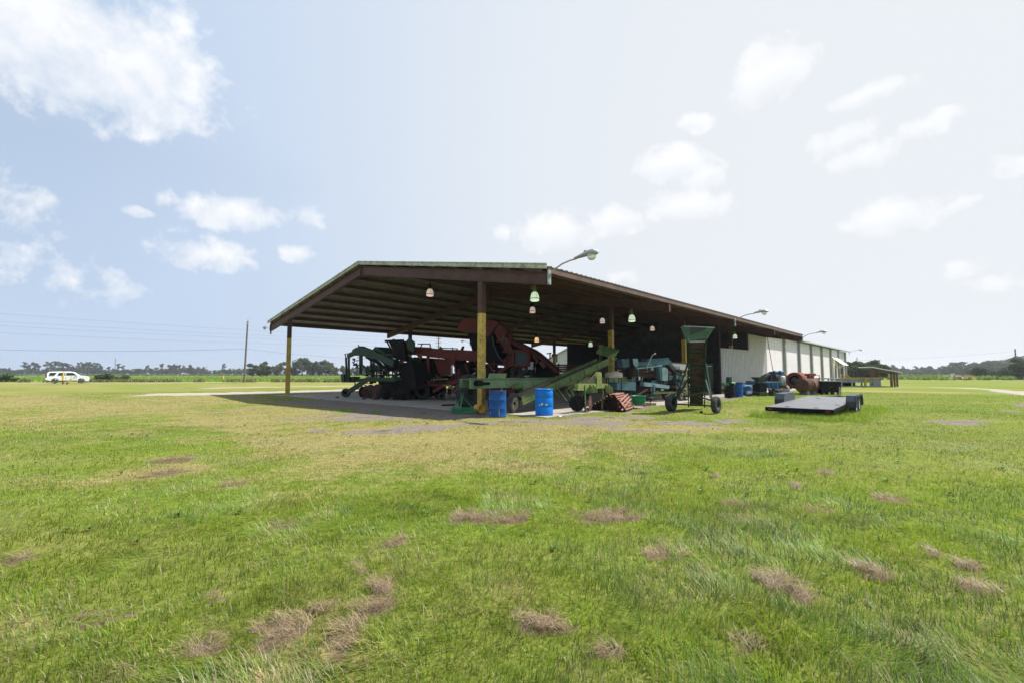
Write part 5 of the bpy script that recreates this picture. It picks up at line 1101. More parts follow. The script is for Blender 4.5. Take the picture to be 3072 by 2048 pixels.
for x_, y_, l_ in ((1012, 1192, 'small dark clod on the floor left of the green harvester'), (1092, 1196, 'small dark clod on the floor under the green harvester'), (1155, 1196, 'small dark clod on the floor right of the rusty jack foot')):
    c_ = G(x_, y_, .03); mb = MB(); mb.lathe(c_, Z, [(.11, 0), (.09, .04), (.04, .06), (.001, .065)], 8); tag(settle(part('dirt_clod', 'dark', None, mb)), l_, 'dirt clod')
# --- green harvester on the left
gl = G(1037, 1192); P = Pl((gl.x, gl.y), (.75, -.66)); q = cv(P, 1020, 960, .15310); t = thing('green_harvester', 'dark green vegetable harvester with raised slatted chain at the left of the shed', 'harvester', P(1120, 1190)*Vector((1, 1, 0)))
def bq(name, mat, x0, y0, x1, y1, w, h, off=0): return part(name, mat, t, MB().beam(q(x0, y0, off), q(x1, y1, off), w, h))
def pq(name, mat, pts, off=0, th=.05): return part(name, mat, t, MB().prism([q(x, y, off) for x, y in pts], P.n*th))
for o in (0, 1.7):
    bq('front_post', 'dgreen', 118, 730, 135, 1200, .1, .09, o); bq('front_post', 'dgreen', 172, 720, 175, 1200, .1, .1, o)
    bq('top_frame', 'dgreen', 155, 700, 395, 590, .12, .26, o); bq('main_boom', 'dgreen', 385, 600, 700, 680, .12, .46, o); bq('main_boom', 'dgreen', 690, 680, 1060, 850, .12, .36, o)
    bq('upright', 'dgreen', 400, 640, 402, 1060, .12, .12, o); bq('upright', 'dgreen', 425, 690, 425, 880, .1, .1, o); bq('diagonal', 'dgreen', 425, 870, 625, 1065, .08, .1, o)
    bq('side_girder', 'dgreen', 545, 1152, 795, 1152, .14, .26, o); bq('side_girder', 'dgreen', 795, 1155, 1080, 1160, .1, .2, o)
    bq('nose_arm', 'dgreen', 165, 1400, 545, 1150, .12, .26, o)
pq('hood', 'dgreen', [(365, 505), (560, 580), (575, 640), (360, 640)], -.05, .4); pq('hood', 'dgreen', [(570, 580), (625, 515), (800, 610), (800, 650), (600, 640)], .2, .9)
pq('boom_bracket', 'dgreen', [(250, 580), (330, 530), (390, 560), (380, 690), (260, 690)], -.05, .3); bq('antenna', 'dgreen', 268, 580, 275, 475, .05, .05, .3); bq('bent_tube', 'dark', 98, 655, 125, 750, .05, .05, 0)
bq('bent_tube', 'dark', 98, 655, 190, 645, .02, .02, 0)
bq('cross_brace', 'dark', 185, 815, 350, 975, .05, .05, .2); bq('cross_brace', 'dark', 355, 820, 195, 960, .05, .05, .25)
mb = MB()
for k in range(14): y = 770+k*20; mb.beam(q(190, y, 1.5), q(370, y, 1.5), .02, .035)
part('slatted_apron', 'dark', t, mb)
pq('guard_box', 'dgreen', [(40, 1055), (105, 1055), (110, 1190), (240, 1190), (225, 1215), (60, 1215)], -.1, .3); pq('guard_box', 'dgreen', [(110, 1100), (240, 1100), (240, 1200), (115, 1200)], .1, .4)
bq('lower_rail', 'dgreen', 180, 1170, 480, 1165, .1, .18, .3); bq('deck_rail', 'dark', 340, 990, 1060, 980, .06, .07, .5); bq('deck_rail', 'dark', 340, 1065, 1080, 1075, .06, .06, .5)
for x in (480, 560, 650, 710, 760, 800, 875, 965, 1020, 1060): bq('guard_rail_post', 'dark', x, 975, x+5, 1120, .05, .05, .5)
mb = MB(); pts = [(450, 700), (520, 755), (600, 770), (700, 850), (760, 910), (880, 960), (1000, 940)]
for o in (.25, 1.4): mb.tube([q(x, y, o) for x, y in pts], .11, 8)
part('chain_guide', 'dark', t, mb); pq('chain_web', 'dark', [(600, 700), (1050, 870), (1010, 960), (880, 965), (740, 900), (640, 800)], .5, .7)
mb = MB()
for k in range(4): x = 620+k*14; mb.tube([q(x-5, 780, .0), q(x+10, 900, -.05), q(x+30-k*16, 1040, 0)], .012, 5)
part('hydraulic_hose', 'black', t, mb)
# slatted elevator: two side arms with rods between them
mb = MB(); L0, L1, R0, R1 = (800, 400), (960, 760), (1100, 395), (1150, 800)
for k in range(24):
    f = k/23; y0 = L0[1]+(L1[1]-L0[1])*f; x0 = L0[0]+(L1[0]-L0[0])*f; x1 = R0[0]+(R1[0]-R0[0])*f; mb.beam(q(x0, y0, .5), q(x1, y0, .5), .03, .055)
part('slatted_chain', 'dark', t, mb)
pq('chain_backing', 'black', [(880, 400), (1100, 400), (1150, 800), (960, 740), (930, 620)], .6, .05)
bq('chain_arm', 'dark', 765, 405, 900, 660, .08, .05, .5); bq('chain_arm', 'dark', 900, 660, 990, 800, .08, .09, .5); bq('chain_top', 'dark', 760, 405, 1100, 392, .15, .12, .45); bq('chain_arm', 'dark', 1105, 395, 1150, 800, .08, .16, .4)
pq('triangle_guard', 'dgreen', [(1135, 405), (1195, 342), (1290, 420), (1290, 620), (1160, 560)], .5, .1); pq('triangle_guard', 'dgreen', [(860, 385), (892, 358), (925, 385)], .5, .08)
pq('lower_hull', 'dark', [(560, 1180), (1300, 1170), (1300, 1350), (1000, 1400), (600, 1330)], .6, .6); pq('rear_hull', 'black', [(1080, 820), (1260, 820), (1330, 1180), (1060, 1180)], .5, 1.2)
for x, r_, mt, o in ((300, .33, 'dark', .5), (400, .36, 'red', .4), (540, .40, 'darkrust', .2), (720, .42, 'darkrust', .05), (880, .42, 'dark', .1), (1020, .4, 'dark', .3), (1120, .4, 'dark', .4)):
    c = q(x, 1400, o); c.z = r_+.04; ob = part('coulter_wheel', mt, t, MB().lathe(c, P.n*-1+P.d*.35, [(.001, -.06), (r_*.25, -.06), (r_*.3, -.02), (r_*.93, -.03), (r_, 0), (r_*.93, .03), (r_*.3, .02), (r_*.25, .06), (.001, .06)], 26))
    c2_ = q(x, 1400, o+1.3); c2_.z = r_+.04; part('coulter_wheel', mt, t, MB().lathe(c2_, P.n*-1+P.d*.35, [(.001, -.06), (r_*.3, -.04), (r_, 0), (r_*.3, .04), (.001, .06)], 20))
bq('trailing_link', 'dark', 870, 1400, 1060, 1300, .05, .05, -.1)
for o in (0, 1.5): c = q(115, 1440, o); c.z = .31; wheel(t, c, P.n*-1+P.d*.7, .27, .22, 'dark', .5)
mb = MB(); c = q(745, 1525, -.2); mb.obox(Vector((c.x, c.y, .1)), P.d*.12, P.n*.1, Z*.07); mb.tube([Vector((c.x, c.y, .1)), q(735, 1440, -.1)], .05, 8); part('jack_foot', 'rust', t, mb)
clutter(t, q, 150, 700, 460, 1120, 20, ['dgreen', 'dark', 'dark'], 90, (.02, .05), (0, .8), seed=7)
clutter(t, q, 440, 900, 1100, 1180, 46, ['dgreen', 'dark', 'dark', 'black'], 110, (.02, .06), (0, 1.0), seed=8)
clutter(t, q, 180, 1180, 560, 1420, 18, ['dgreen', 'dark', 'black'], 90, (.03, .06), (0, 1.0), seed=9)
# --- red harvester in the middle
P = Pl(D(1240, 1180, 25.6), (.93, -.30)); q = cv(P, 1000, 940, .17857); w6 = cv(P, 1360, 920, .15306)
t = thing('red_harvester', 'huge dull red harvester with curved hood and sloping arm behind the front yellow post', 'harvester', P(1400, 1200)*Vector((1, 1, 0)))
bq('front_upright', 'orange', 1180, 570, 1200, 690, .12, .22, -.15); bq('front_upright', 'orange', 1195, 680, 1135, 985, .12, .2, -.15)
for o in (0, 2.2):
    bq('top_girder', 'red', 1190, 615, 1640, 640, .14, .46, o); bq('top_girder', 'red', 1600, 650, 2060, 700, .14, .5, o); bq('top_girder', 'red', 2050, 690, 2420, 715, .14, .56, o)
    bq('post', 'red', 1592, 700, 1595, 1190, .12, .14, o); bq('post', 'red', 1560, 880, 1590, 1000, .1, .1, o)
    bq('bottom_girder', 'red', 1590, 1175, 1850, 1175, .14, .24, o); bq('sub_frame', 'red', 1850, 1190, 2130, 1120, .14, .25, o)
    bq('sub_frame', 'red', 1680, 1310, 1850, 1210, .12, .16, o)
pq('hanging_panel', 'red', [(1935, 640), (2055, 650), (2055, 865), (1990, 868), (1940, 760)], -.1, .05); pq('bracket_plate', 'orange', [(1390, 665), (1500, 665), (1500, 765), (1465, 768)], -.1, .05)
pq('inner_panel', 'red', [(1625, 750), (1920, 760), (1920, 1035), (1750, 1040), (1700, 980)], .4, .05)
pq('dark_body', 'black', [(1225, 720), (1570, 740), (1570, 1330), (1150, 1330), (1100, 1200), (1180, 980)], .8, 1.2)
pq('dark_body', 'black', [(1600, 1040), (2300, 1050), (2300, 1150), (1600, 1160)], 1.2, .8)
bq('cross_shaft', 'ygreen', 1650, 1110, 1930, 1095, .06, .06, -.05); bq('diagonal_link', 'dark', 1040, 1090, 1150, 985, .04, .05, -.2); bq('hyd_ram', 'dark', 1620, 830, 1690, 960, .05, .05, .1)
for x in (1725, 1765): pq('seat_block', 'red', [(x, 1050), (x+25, 1050), (x+25, 1110), (x, 1110)], .05, .3)
for (x0, y0, x1, y1) in ((1330, 640, 1410, 490), (1330, 500, 1540, 500), (1535, 500, 1545, 570), (1745, 570, 2000, 578), (1760, 600, 1990, 605), (2000, 570, 2005, 610), (1920, 560, 1930, 610)): bq('top_handrail', 'dark', x0, y0, x1, y1, .05, .05, .6)
pq('top_fin', 'dgreen', [(1640, 600), (1688, 535), (1735, 605)], .8, .08); bq('exhaust', 'dark', 2055, 610, 2070, 565, .12, .12, .8); bq('exhaust', 'dark', 2068, 575, 2085, 535, .1, .1, .8)
mb = MB()
for k in range(6): x = 1640+k*40; mb.tube([q(x, 1100, -.1), q(x+30, 1150, -.2), q(x+70, 1175, -.15), q(x+110, 1120+k*8, -.1)], .02, 6)
part('hydraulic_hose', 'black', t, mb)
for (x0, y0, x1, y1) in ((1980, 860, 1985, 1180), (2040, 860, 2045, 1180), (2270, 760, 2275, 1080), (2120, 780, 2120, 1080), (1720, 1000, 1715, 1100)): bq('tie_rod', 'red' if x0 < 2100 else 'dark', x0, y0, x1, y1, .05, .05, .1)
for k in range(16):
    rr = rg.uniform; x, y = rr(2060, 2350), rr(800, 1080); bq('linkage', 'dark', x, y, x+rr(-90, 90), y+rr(-60, 60), .06, .08, rr(.3, 1.5))
c = q(1800, 1470, .1); c.z = .24; wheel(t, c, P.n*-1+P.d, .2, .16, 'dark', .5); bq('caster_leg', 'dark', 1780, 1240, 1800, 1440, .07, .07, .1)
for (x, o) in ((1250, .3), (1450, .3), (2500, 1.0), (1250, 2.3), (1450, 2.3), (2500, 2.6), (2900, 1.4)):
    c = q(x, 1400, o); c.z = .5; wheel(t, c, P.n*-1, .46, .3, 'dark', .5)
# hood, curtain, arm and box
q = w6
def pq6(n_, m_, pts, off, th): return part(n_, m_, t, MB().prism([w6(x, y, off) for x, y in pts], P.n*th))
H1 = [(85, 480), (100, 345), (220, 230), (450, 240), (640, 262), (830, 285), (880, 340), (760, 500), (690, 585), (450, 520)]
pq6('hood', 'red', H1, 0, 1.3); pq6('hood', 'red', [(885, 342), (1050, 490), (930, 665), (790, 500)], .05, 1.2)
pq6('rubber_curtain', 'black', [(262, 505), (450, 520), (690, 585), (740, 545), (760, 700), (860, 960), (1010, 1100), (700, 1110), (470, 1040), (350, 850)], .12, 1.05)
pq6('curtain_edge', 'slate', [(735, 560), (755, 560), (790, 740), (880, 960), (1000, 1085), (985, 1095), (860, 975), (770, 750)], .08, .03)
bqs = lambda n_, m_, x0, y0, x1, y1, w_, h_, o: part(n_, m_, t, MB().beam(w6(x0, y0, o), w6(x1, y1, o), w_, h_))
bqs('hood_strut', 'rust', 1010, 540, 950, 680, .06, .14, -.05); bqs('hood_strut', 'rust', 1000, 620, 1140, 930, .08, .3, .02); bqs('hood_strut', 'red', 860, 560, 1090, 900, .08, .16, -.03)
bqs('hood_strut', 'red', 1090, 960, 1030, 1070, .08, .14, -.05); bqs('tension_bar', 'red', 860, 690, 900, 650, .05, .12, -.08); bqs('tension_bar', 'red', 980, 880, 1040, 860, .05, .1, -.08)
mb = MB(); mb.lathe(w6(1035, 1050, -.06), P.n*-1, [(.001, -.05), (.13, -.05), (.13, .04), (.05, .06), (.001, .06)], 16); part('pulley', 'red', t, mb)
pq6('sloping_arm', 'red', [(1040, 590), (1560, 840), (1545, 950), (1400, 880), (1060, 700)], .25, .9); pq6('sloping_arm', 'red', [(1560, 845), (1630, 890), (2050, 1250), (1990, 1290), (1560, 930)], .2, .9)
bqs('arm_edge', 'dark', 1040, 590, 1560, 838, .1, .04, .2); bqs('arm_edge', 'dark', 1560, 838, 2060, 1240, .1, .04, .15)
mb = MB(); c = w6(1750, 1150, .1); mb.tube([w6(1550, 950, .1), w6(1640, 1060, .1), w6(1600, 1100, .1)], .07, 8); mb.tube([w6(1690, 1080, .1), w6(1780, 1180, .1)], .1, 10); part('arm_motor', 'rust', t, mb)
bqs('arm_post', 'dark', 2060, 1100, 2035, 1240, .05, .05, .1)
mb = MB()
for (x0, y0, x1, y1) in ((1225, 865, 1510, 880), (1225, 865, 1215, 1165), (1510, 880, 1495, 1165), (1215, 1150, 1495, 1155)): mb.beam(w6(x0, y0, -.25), w6(x1, y1, -.25), .4, .09)
part('box_frame', 'red', t, mb); pq6('box_panel', 'slate', [(1240, 880), (1500, 892), (1485, 1145), (1235, 1130)], -.3, .04)
bqs('upright', 'red', 1130, 570, 1100, 800, .06, .07, .0); bqs('upright', 'red', 1120, 960, 1115, 1170, .12, .2, .0); bqs('cross_beam', 'red', 640, 1080, 1110, 1140, .1, .18, .3); bqs('cross_beam', 'red', 1110, 1140, 1500, 1160, .1, .2, .3)
bqs('diagonal', 'red', 1080, 1150, 880, 1290, .1, .14, .0); bqs('diagonal', 'red', 690, 1110, 800, 1290, .06, .08, .0)
pq6('slatted_side', 'dark', [(560, 1180), (1520, 1180), (1560, 1480), (560, 1480)], .6, .2)
mb = MB()
for k in range(9): mb.beam(w6(1050, 1190+k*24, .55), w6(1500, 1190+k*24, .55), .03, .05)
part('side_slats', 'slate', t, mb)
pq6('lower_skirt', 'red', [(520, 1600), (1100, 1600), (1100, 1720), (520, 1720)], .9, .1)
mb = MB(); mb.obox(w6(680, 1300, -.4), P.d*.07, P.n*.05, Z*.2); part('cylinder_block', 'dark', t, mb)
for (x0, y0, x1, y1) in ((1700, 870, 1700, 1000), (1700, 870, 1720, 862), (1745, 900, 1850, 900), (1845, 900, 1845, 1060), (1745, 900, 1745, 960), (1630, 880, 1730, 870)): bqs('rear_rail', 'dark', x0, y0, x1, y1, .05, .06, 2.2)
pq6('dark_fill', 'black', [(700, 560), (900, 560), (1050, 620), (1560, 880), (1560, 980), (1500, 1180), (1100, 1180), (740, 1100)], 1.05, .3)  # black plates added behind hood and arm to fill the open gaps with dark
pq6('dark_fill', 'black', [(1500, 950), (1640, 960), (1960, 1290), (1990, 1480), (1500, 1480)], 1.15, .3); pq6('rubber_flap', 'black', [(380, 1100), (700, 1100), (700, 1500), (330, 1500)], 1.2, .2)
q7 = cv(P, 1000, 940, .17857)
clutter(t, q7, 1980, 790, 2420, 1120, 70, ['dark', 'black', 'dark', 'red', 'dark'], 170, (.05, .12), (.2, 1.4), seed=10)
clutter(t, q7, 1600, 1090, 2200, 1340, 40, ['red', 'dark', 'dark', 'black', 'ygreen'], 130, (.03, .07), (-.1, .8), seed=11)
clutter(t, q7, 1180, 700, 1600, 1330, 26, ['dark', 'red', 'black', 'dgreen'], 140, (.03, .08), (.2, .75), seed=12)
clutter(t, w6, 560, 1120, 1560, 1480, 40, ['dark', 'red', 'black', 'dark', 'galv'], 170, (.03, .07), (.1, .55), seed=13)
pq6('hood_seam', 'dark', [(878, 335), (888, 342), (770, 505), (758, 500)], -.02, .03)
mb = MB(); mb.prism([q7(2060, 1120, 1.3), q7(2500, 1120, 1.3), q7(2500, 1420, 1.3), q7(2000, 1420, 1.3)], P.n*.4); part('lower_body', 'black', t, mb)
# --- stacked wooden field crates at the back
c0 = D(1655, 1120, 38.5); cr = None; k = 0
for ix in range(5):
    for iz in range(3):
        for iy in range(1):
            loc = Vector((c0.x+.62+ix*1.28, c0.y+iy*1.3, .03+iz*.74))
            if cr is None:
                cr = thing('field_crate', '', 'crate', loc, 'slatted crates stacked at the back of the shed', .05)
                mb = MB()
                for z in (.13, .3, .47, .64):
                    for dy in (-.55, .55): mb.box(loc+Vector((0, dy, z)), (1.2, .02, .12))
                    for dx in (-.6, .6): mb.box(loc+Vector((dx, 0, z)), (.02, 1.1, .12))
                part('slats', 'timber', cr, mb); mb = MB(); mb.box(loc+Z*.06, (1.2, 1.1, .03)); part('bottom', 'timber', cr, mb)
                for dx in (-.57, .57):
                    for dy in (-.52, .52): part('corner_post', 'timber', cr, MB().box(loc+Vector((dx, dy, .36)), (.06, .06, .7)))
                o = cr
            else: o = copy_tree(cr); o.location = loc
            o['label'] = ['leftmost', 'second', 'middle', 'fourth', 'rightmost'][ix]+' column of the slatted crates at the back, '+['bottom crate on the floor', 'crate in the middle of the column', 'top crate of the column'][iz]
# --- dark green door and gear at the back wall
P = Pl(D(2127, 1140, 36), (.93, .37)); t = thing('storage_cabinet', 'plain dark green cabinet standing in the shade behind the elevator', 'cabinet', P(2127, 1150)*Vector((1, 1, 0)))
a_, b_ = P(2116, 1090), P(2139, 1090); zb = .04
part('body', 'dgreen', t, MB().prism([Vector((a_.x, a_.y, zb)), Vector((b_.x, b_.y, zb)), b_, a_], P.n*.5), .01); m_ = (a_+b_)/2; part('door', 'dgreen', t, MB().prism([Vector((a_.x, a_.y, zb+.1))-P.n*.02+P.d*.05, Vector((b_.x, b_.y, zb+.1))-P.n*.02-P.d*.05, b_-P.n*.02-P.d*.05-Z*.05, a_-P.n*.02+P.d*.05-Z*.05], P.n*.018))
# --- barrels and small machines along the slab edge
def at_g(px, py): g_ = G(px, py); s_, v_ = tosv(g_.x, g_.y); g_.z = .03 if (-.3 < s_ < 42 and v_ > -3.45) else 0; return g_
drum(D(2150.5, 1150, 33)*Vector((1, 1, 0))+Z*.03, .29, .86, 'black', 'black plastic barrel standing in the shade behind the elevator wheel', 'plastic')
drum(D(2187.5, 1150, 28.0)*Vector((1, 1, 0))+Z*.03, .29, .86, 'dark', 'dark olive steel barrel with a red mark and a green pump on top')
drum(D(2214.5, 1150, 29.0)*Vector((1, 1, 0))+Z*.03, .27, .89, 'blue', 'blue steel barrel standing right beside the dark olive barrel')
P = Pl(D(2187, 1130, 28), (.93, .37)); q = cv(P, 2160, 1080, .14456); t = thing('green_pump', 'dark green pump with a tall housing resting on the dark barrel', 'pump', P(2187, 1151))
part('housing', 'dgreen', t, MB().prism([q(145, 495, -.1), q(160, 345, -.1), q(218, 340, -.1), q(222, 495, -.1)], P.n*.22), .02)
mb = MB(); mb.tube([q(60, 500, 0), q(300, 480, 0)], .1, 12); mb.tube([q(120, 480, -.1), q(160, 530, -.15)], .07, 10); part('pump_body', 'mgreen', t, mb)
mb = MB(); mb.obox(D(2174, 1161, 27.68), P.d*.0+Vector((.07, -.04, 0)), Vector((.005, .005, 0)), Z*.05); tag(settle(part('warning_sticker', 'redlens', None, mb)), 'small red sticker on the dark olive barrel', 'sticker')
P = Pl(D(2240, 1160, 31.5), (.9, .43)); q = cv(P, 2160, 1080, .14456); t = thing('blue_bin', 'long low blue steel bin against the ribbed wall', 'bin', P(2240, 1180)*Vector((1, 1, 0)))
part('bin_body', 'mblue', t, MB().prism([q(465, 465, .2), q(665, 455, .2), q(665, 600, .2), q(480, 620, .2)], P.n*.9)); part('bin_rim', 'lteal', t, MB().beam(q(460, 460, .15), q(670, 452, .15), .06, .05))
for x in (500, 650): a_ = q(x, 600, .3); part('leg', 'mblue', t, MB().beam(a_, Vector((a_.x, a_.y, .03)), .06, .06))
P = Pl(D(2270, 1160, 30.5), (.93, .37)); q = cv(P, 2160, 1080, .14456); t = thing('hopper_grinder', 'dark grinder with a square funnel hopper on a green base', 'farm machine', P(2275, 1185)*Vector((1, 1, 0)))
def frust(P0, top, bot, mat, nm, par): 
    mb = MB(); mb.add(top+bot, [(0, 1, 2, 3), (4, 7, 6, 5), (0, 4, 5, 1), (1, 5, 6, 2), (2, 6, 7, 3), (3, 7, 4, 0)]); return part(nm, mat, par, mb)
tp_ = [q(710, 345, -.35), q(912, 345, -.35), q(912, 345, .3), q(710, 345, .3)]; bt_ = [q(765, 430, -.15), q(860, 430, -.15), q(860, 430, .1), q(765, 430, .1)]; frust(P, tp_, bt_, 'slate', 'funnel', t)
part('neck', 'slate', t, MB().prism([q(750, 425, -.15), q(880, 425, -.15), q(880, 475, -.15), q(750, 475, -.15)], P.n*.3)); part('drum_body', 'black', t, MB().prism([q(750, 470, -.25), q(915, 470, -.25), q(905, 655, -.25), q(752, 650, -.25)], P.n*.55), .03)
part('blue_housing', 'mblue', t, MB().prism([q(665, 425, .1), q(760, 425, .1), q(760, 500, .1), q(665, 500, .1)], P.n*.4)); part('base', 'dgreen', t, MB().prism([q(742, 652, -.3), q(905, 655, -.3), q(905, 735, -.3), q(742, 722, -.3)], P.n*.65), .01)
mb = MB(); mb.beam(q(930, 560, 0), q(935, 740, 0), .08, .08); part('spout', 'dgreen', t, mb)
t = thing('feed_trough', 'short dark green steel trough on the slab edge before the blue machine', 'trough', P(2316, 1185)*Vector((1, 1, 0))); mb = MB(); mb.prism([q(1015, 662, -.3), q(1160, 680, -.3), q(1155, 745, -.3), q(1020, 730, -.3)], P.n*.4); part('body', 'dgreen', t, mb, .01)
mb = MB(); a_ = q(1018, 660, -.32); mb.beam(a_, q(1165, 678, -.32), .05, .04); part('rim', 'lgreen', t, mb)
P = Pl(D(2250, 1175, 30.8), (.93, .37)); q = cv(P, 2160, 1080, .14456)
t = thing('round_vat', 'low round blue and green vat behind the white jug', 'vat', P(2257, 1182)*Vector((1, 1, 0))); c = q(650, 690, .6); c.z = .05; part('shell', 'mblue', t, MB().lathe(c, Z, [(.001, 0), (.52, 0), (.55, .05), (.55, .5), (.5, .6), (.3, .66), (.001, .68)], 26)); part('lid', 'ygreen', t, MB().lathe(c+Z*.68, Z, [(.3, 0), (.3, .03), (.001, .04)], 20)); mb = MB(); mb.tube([q(500, 680, .2), q(520, 600, .2), q(600, 540, .2)], .04, 8); part('pipe', 'dgreen', t, mb)
t = thing('white_jug', 'small white plastic jug lying at the foot of the round vat', 'jug', q(620, 690, 0)*Vector((1, 1, 0))+Z*.15); c = q(620, 671, 0); part('body', 'white', t, MB().tube([c-P.d*.25, c-P.d*.2, c+P.d*.2, c+P.d*.25], [.06, .12, .12, .08], 14)); part('cap', 'dark', t, MB().tube([c+P.d*.25, c+P.d*.29], .035, 10))
t = thing('plank_stack', 'two short boards under the white jug', 'boards', q(650, 710, 0)*Vector((1, 1, 0))); c = q(650, 712, 0); c.z = .06; part('board', 'timber', t, MB().obox(c, P.d*.4, P.n*.14, Z*.03)); part('board', 'timber', t, MB().obox(c+Z*.055+P.d*.05, P.d*.36, P.n*.12, Z*.022))
# blue machine with motors on a frame
P = Pl(D(2323, 1165, 33), (.93, .37)); q = cv(P, 2160, 1080, .14456); t = thing('blue_mixer', 'blue machine with a dented body and two motors on a thin frame', 'farm machine', P(2325, 1180)*Vector((1, 1, 0)))
def pqq(n_, m_, pts, off, th, bv=0): return part(n_, m_, t, MB().prism([q(x, y, off) for x, y in pts], P.n*th), bv)
def bqq(n_, m_, x0, y0, x1, y1, w_, h_, o=0): return part(n_, m_, t, MB().beam(q(x0, y0, o), q(x1, y1, o), w_, h_))
pqq('body', 'mblue', [(1000, 450), (1165, 440), (1250, 445), (1250, 550), (1200, 585), (1010, 570)], 0, .7, .02); bqq('body_rim', 'lteal', 995, 450, 1250, 442, .06, .05, -.05)
for x in (1045, 1070, 1180): bqq('rib', 'lteal' if x > 1100 else 'mblue', x, 450, x+5, 575, .04, .06, -.03)
for x in (1120, 1290): bqq('frame_post', 'mblue', x, 285, x, 440, .035, .035, .2)
bqq('frame_bar', 'mblue', 1115, 288, 1300, 288, .035, .035, .2)
for x in (1185, 1305): mb = MB(); c = q(x, 252, .2); mb.tube([c-P.d*.14-P.n*.05, c+P.d*.14-P.n*.05], .14, 12); mb.box(c-Z*.1, (.18, .18, .1)); part('motor', 'mblue', t, mb)
bqq('shaft', 'dark', 1200, 262, 1390, 270, .05, .05, .2)
for x in (1030, 1230):
    for o in (.05, .6): a_ = q(x, 560, o); part('leg', 'dark', t, MB().beam(a_, Vector((a_.x, a_.y, .0)), .07, .07))
t = thing('scrap_heap', 'heap of dark rubber belts and rags at the foot of the blue machine', 'scrap heap', q(1140, 665)*Vector((1, 1, 0)))
for k in range(7):
    c = q(1030+k*38, 640, rg.uniform(-.5, -.1)); c.z = .22+rg.uniform(-.04, .05); mb = MB(); r_ = rg.uniform(.2, .3); mb.lathe(c, Vector((rg.uniform(-.4, .4), rg.uniform(-.4, .4), 1)), [(r_*.5, -.1), (r_, -.12), (r_*1.1, 0), (r_, .12), (r_*.5, .1)], 14, True, True); part('rubber_coil', 'tyre' if k % 3 else 'dark', t, mb)
t = thing('curved_duct', 'black curved duct joined to a rust orange drum behind the blue machine', 'duct', q(1300, 560, 1)*Vector((1, 1, 0)))
mb = MB(); mb.tube([q(1110, 450, .9), q(1150, 370, .9), q(1220, 325, .9), q(1300, 320, .9)], [.3, .26, .22, .2], 14); part('duct_bend', 'black', t, mb); mb = MB(); c = q(1370, 350, .8); mb.tube([c-P.d*.5, c+P.d*.6], .42, 18); part('drum', 'rust', t, mb)
for x in (1300, 1420): a_ = q(x, 380, .8); part('support', 'dark', t, MB().beam(a_, Vector((a_.x, a_.y, 0)), .1, .1))
t = thing('grey_canister', 'upright dented grey canister right of the blue machine', 'canister', q(1315, 600)*Vector((1, 1, 0))); c = q(1315, 520, .1); part('shell', 'galv', t, MB().lathe(c, Z, [(.001, 0), (.22, 0), (.24, .03), (.24, .62), (.19, .67), (.001, .68)], 20)); mb = MB(); mb.box(Vector((c.x, c.y, c.z/2)), (.3, .3, c.z)); part('stand', 'rust', t, mb)
mb = MB(); mb.tube([c+Vector((.3, -.2, -.1)), c+Vector((.35, -.25, -.35)), c+Vector((.3, -.2, -.55))], .07, 8); part('white_hose', 'white', t, mb)
# rust red ring burner
t = thing('ring_burner', 'big rust red open ended cylinder behind the brown tank', 'burner', q(1560, 600, .8)*Vector((1, 1, 0))); ax = Vector((.74, .67, 0)).normalized(); c = P.at(2160+1545*.14456, 1080+415*.14456, .3)
part('shell', 'rustred', t, MB().lathe(c, ax, [(.36, 0), (.36, -.03), (.57, -.03), (.6, .03), (.6, 1.3), (.56, 1.35), (.001, 1.35)], 30)); part('inner_throat', 'dark', t, MB().lathe(c, ax, [(.36, .002), (.34, .5), (.001, .5)], 26)); part('burner_head', 'slate', t, MB().lathe(c-ax*.05, ax, [(.001, 0), (.2, 0), (.26, .15), (.001, .2)], 10))
mb = MB(); a_ = q(1440, 560, .4); mb.beam(q(1440, 500, .3), q(1445, 580, .3), .06, .06); mb.beam(q(1445, 578, .3), q(1560, 578, .3), .08, .12); mb.beam(q(1460, 580, .3)*Vector((1, 1, 0)), q(1460, 580, .3), .1, .1); mb.beam(q(1640, 580, 1.3)*Vector((1, 1, 0)), q(1640, 560, 1.3), .1, .1); mb.beam(q(1560, 580, 1.0)*Vector((1, 1, 0)), q(1560, 540, 1.0), .14, .14); part('cradle', 'rustred', t, mb)
# brown tank on blocks
t = thing('brown_tank', 'rusty brown cylindrical tank lying on concrete blocks', 'tank', D(2410, 1180, 32.6)*Vector((1, 1, 0))); ax = Vector((.84, .54, 0)).normalized(); c = D(2405, 1155, 32.2)
part('shell', 'rust', t, MB().lathe(c, ax, [(.001, -.02), (.35, -.015), (.47, 0), (.485, .02), (.485, .9), (.5, .91), (.5, .95), (.485, .96), (.485, 1.75), (.47, 1.78), (.001, 1.82)], 36))
for k in (.35, 1.35): a_ = c+ax*k; part('block', 'conc_grey', t, MB().box(Vector((a_.x, a_.y, (c.z-.4)/2)), (.55, .35, c.z-.42), math.atan2(ax.y, ax.x)+PI/2), .02)
t = thing('small_engine', 'little red engine with a bent bracket on top of the brown tank', 'engine', c+ax*1.3+Z*.49); cc = c+ax*1.3+Z*.6; part('engine_block', 'rustred', t, MB().box(cc, (.34, .3, .22)), .02); mb = MB()
for k in range(4): mb.lathe(cc+Vector((-.3+k*.2, 0, .15)), P.n, [(.001, -.05), (.09, -.05), (.09, .05), (.001, .05)], 10)
part('flywheels', 'rustred', t, mb); mb = MB(); mb.beam(cc+Vector((.2, 0, .12)), cc+Vector((.62, 0, .1)), .03, .03); mb.beam(cc+Vector((.62, 0, .1)), cc+Vector((.62, 0, -.3)), .03, .03); part('bracket', 'dark', t, mb)
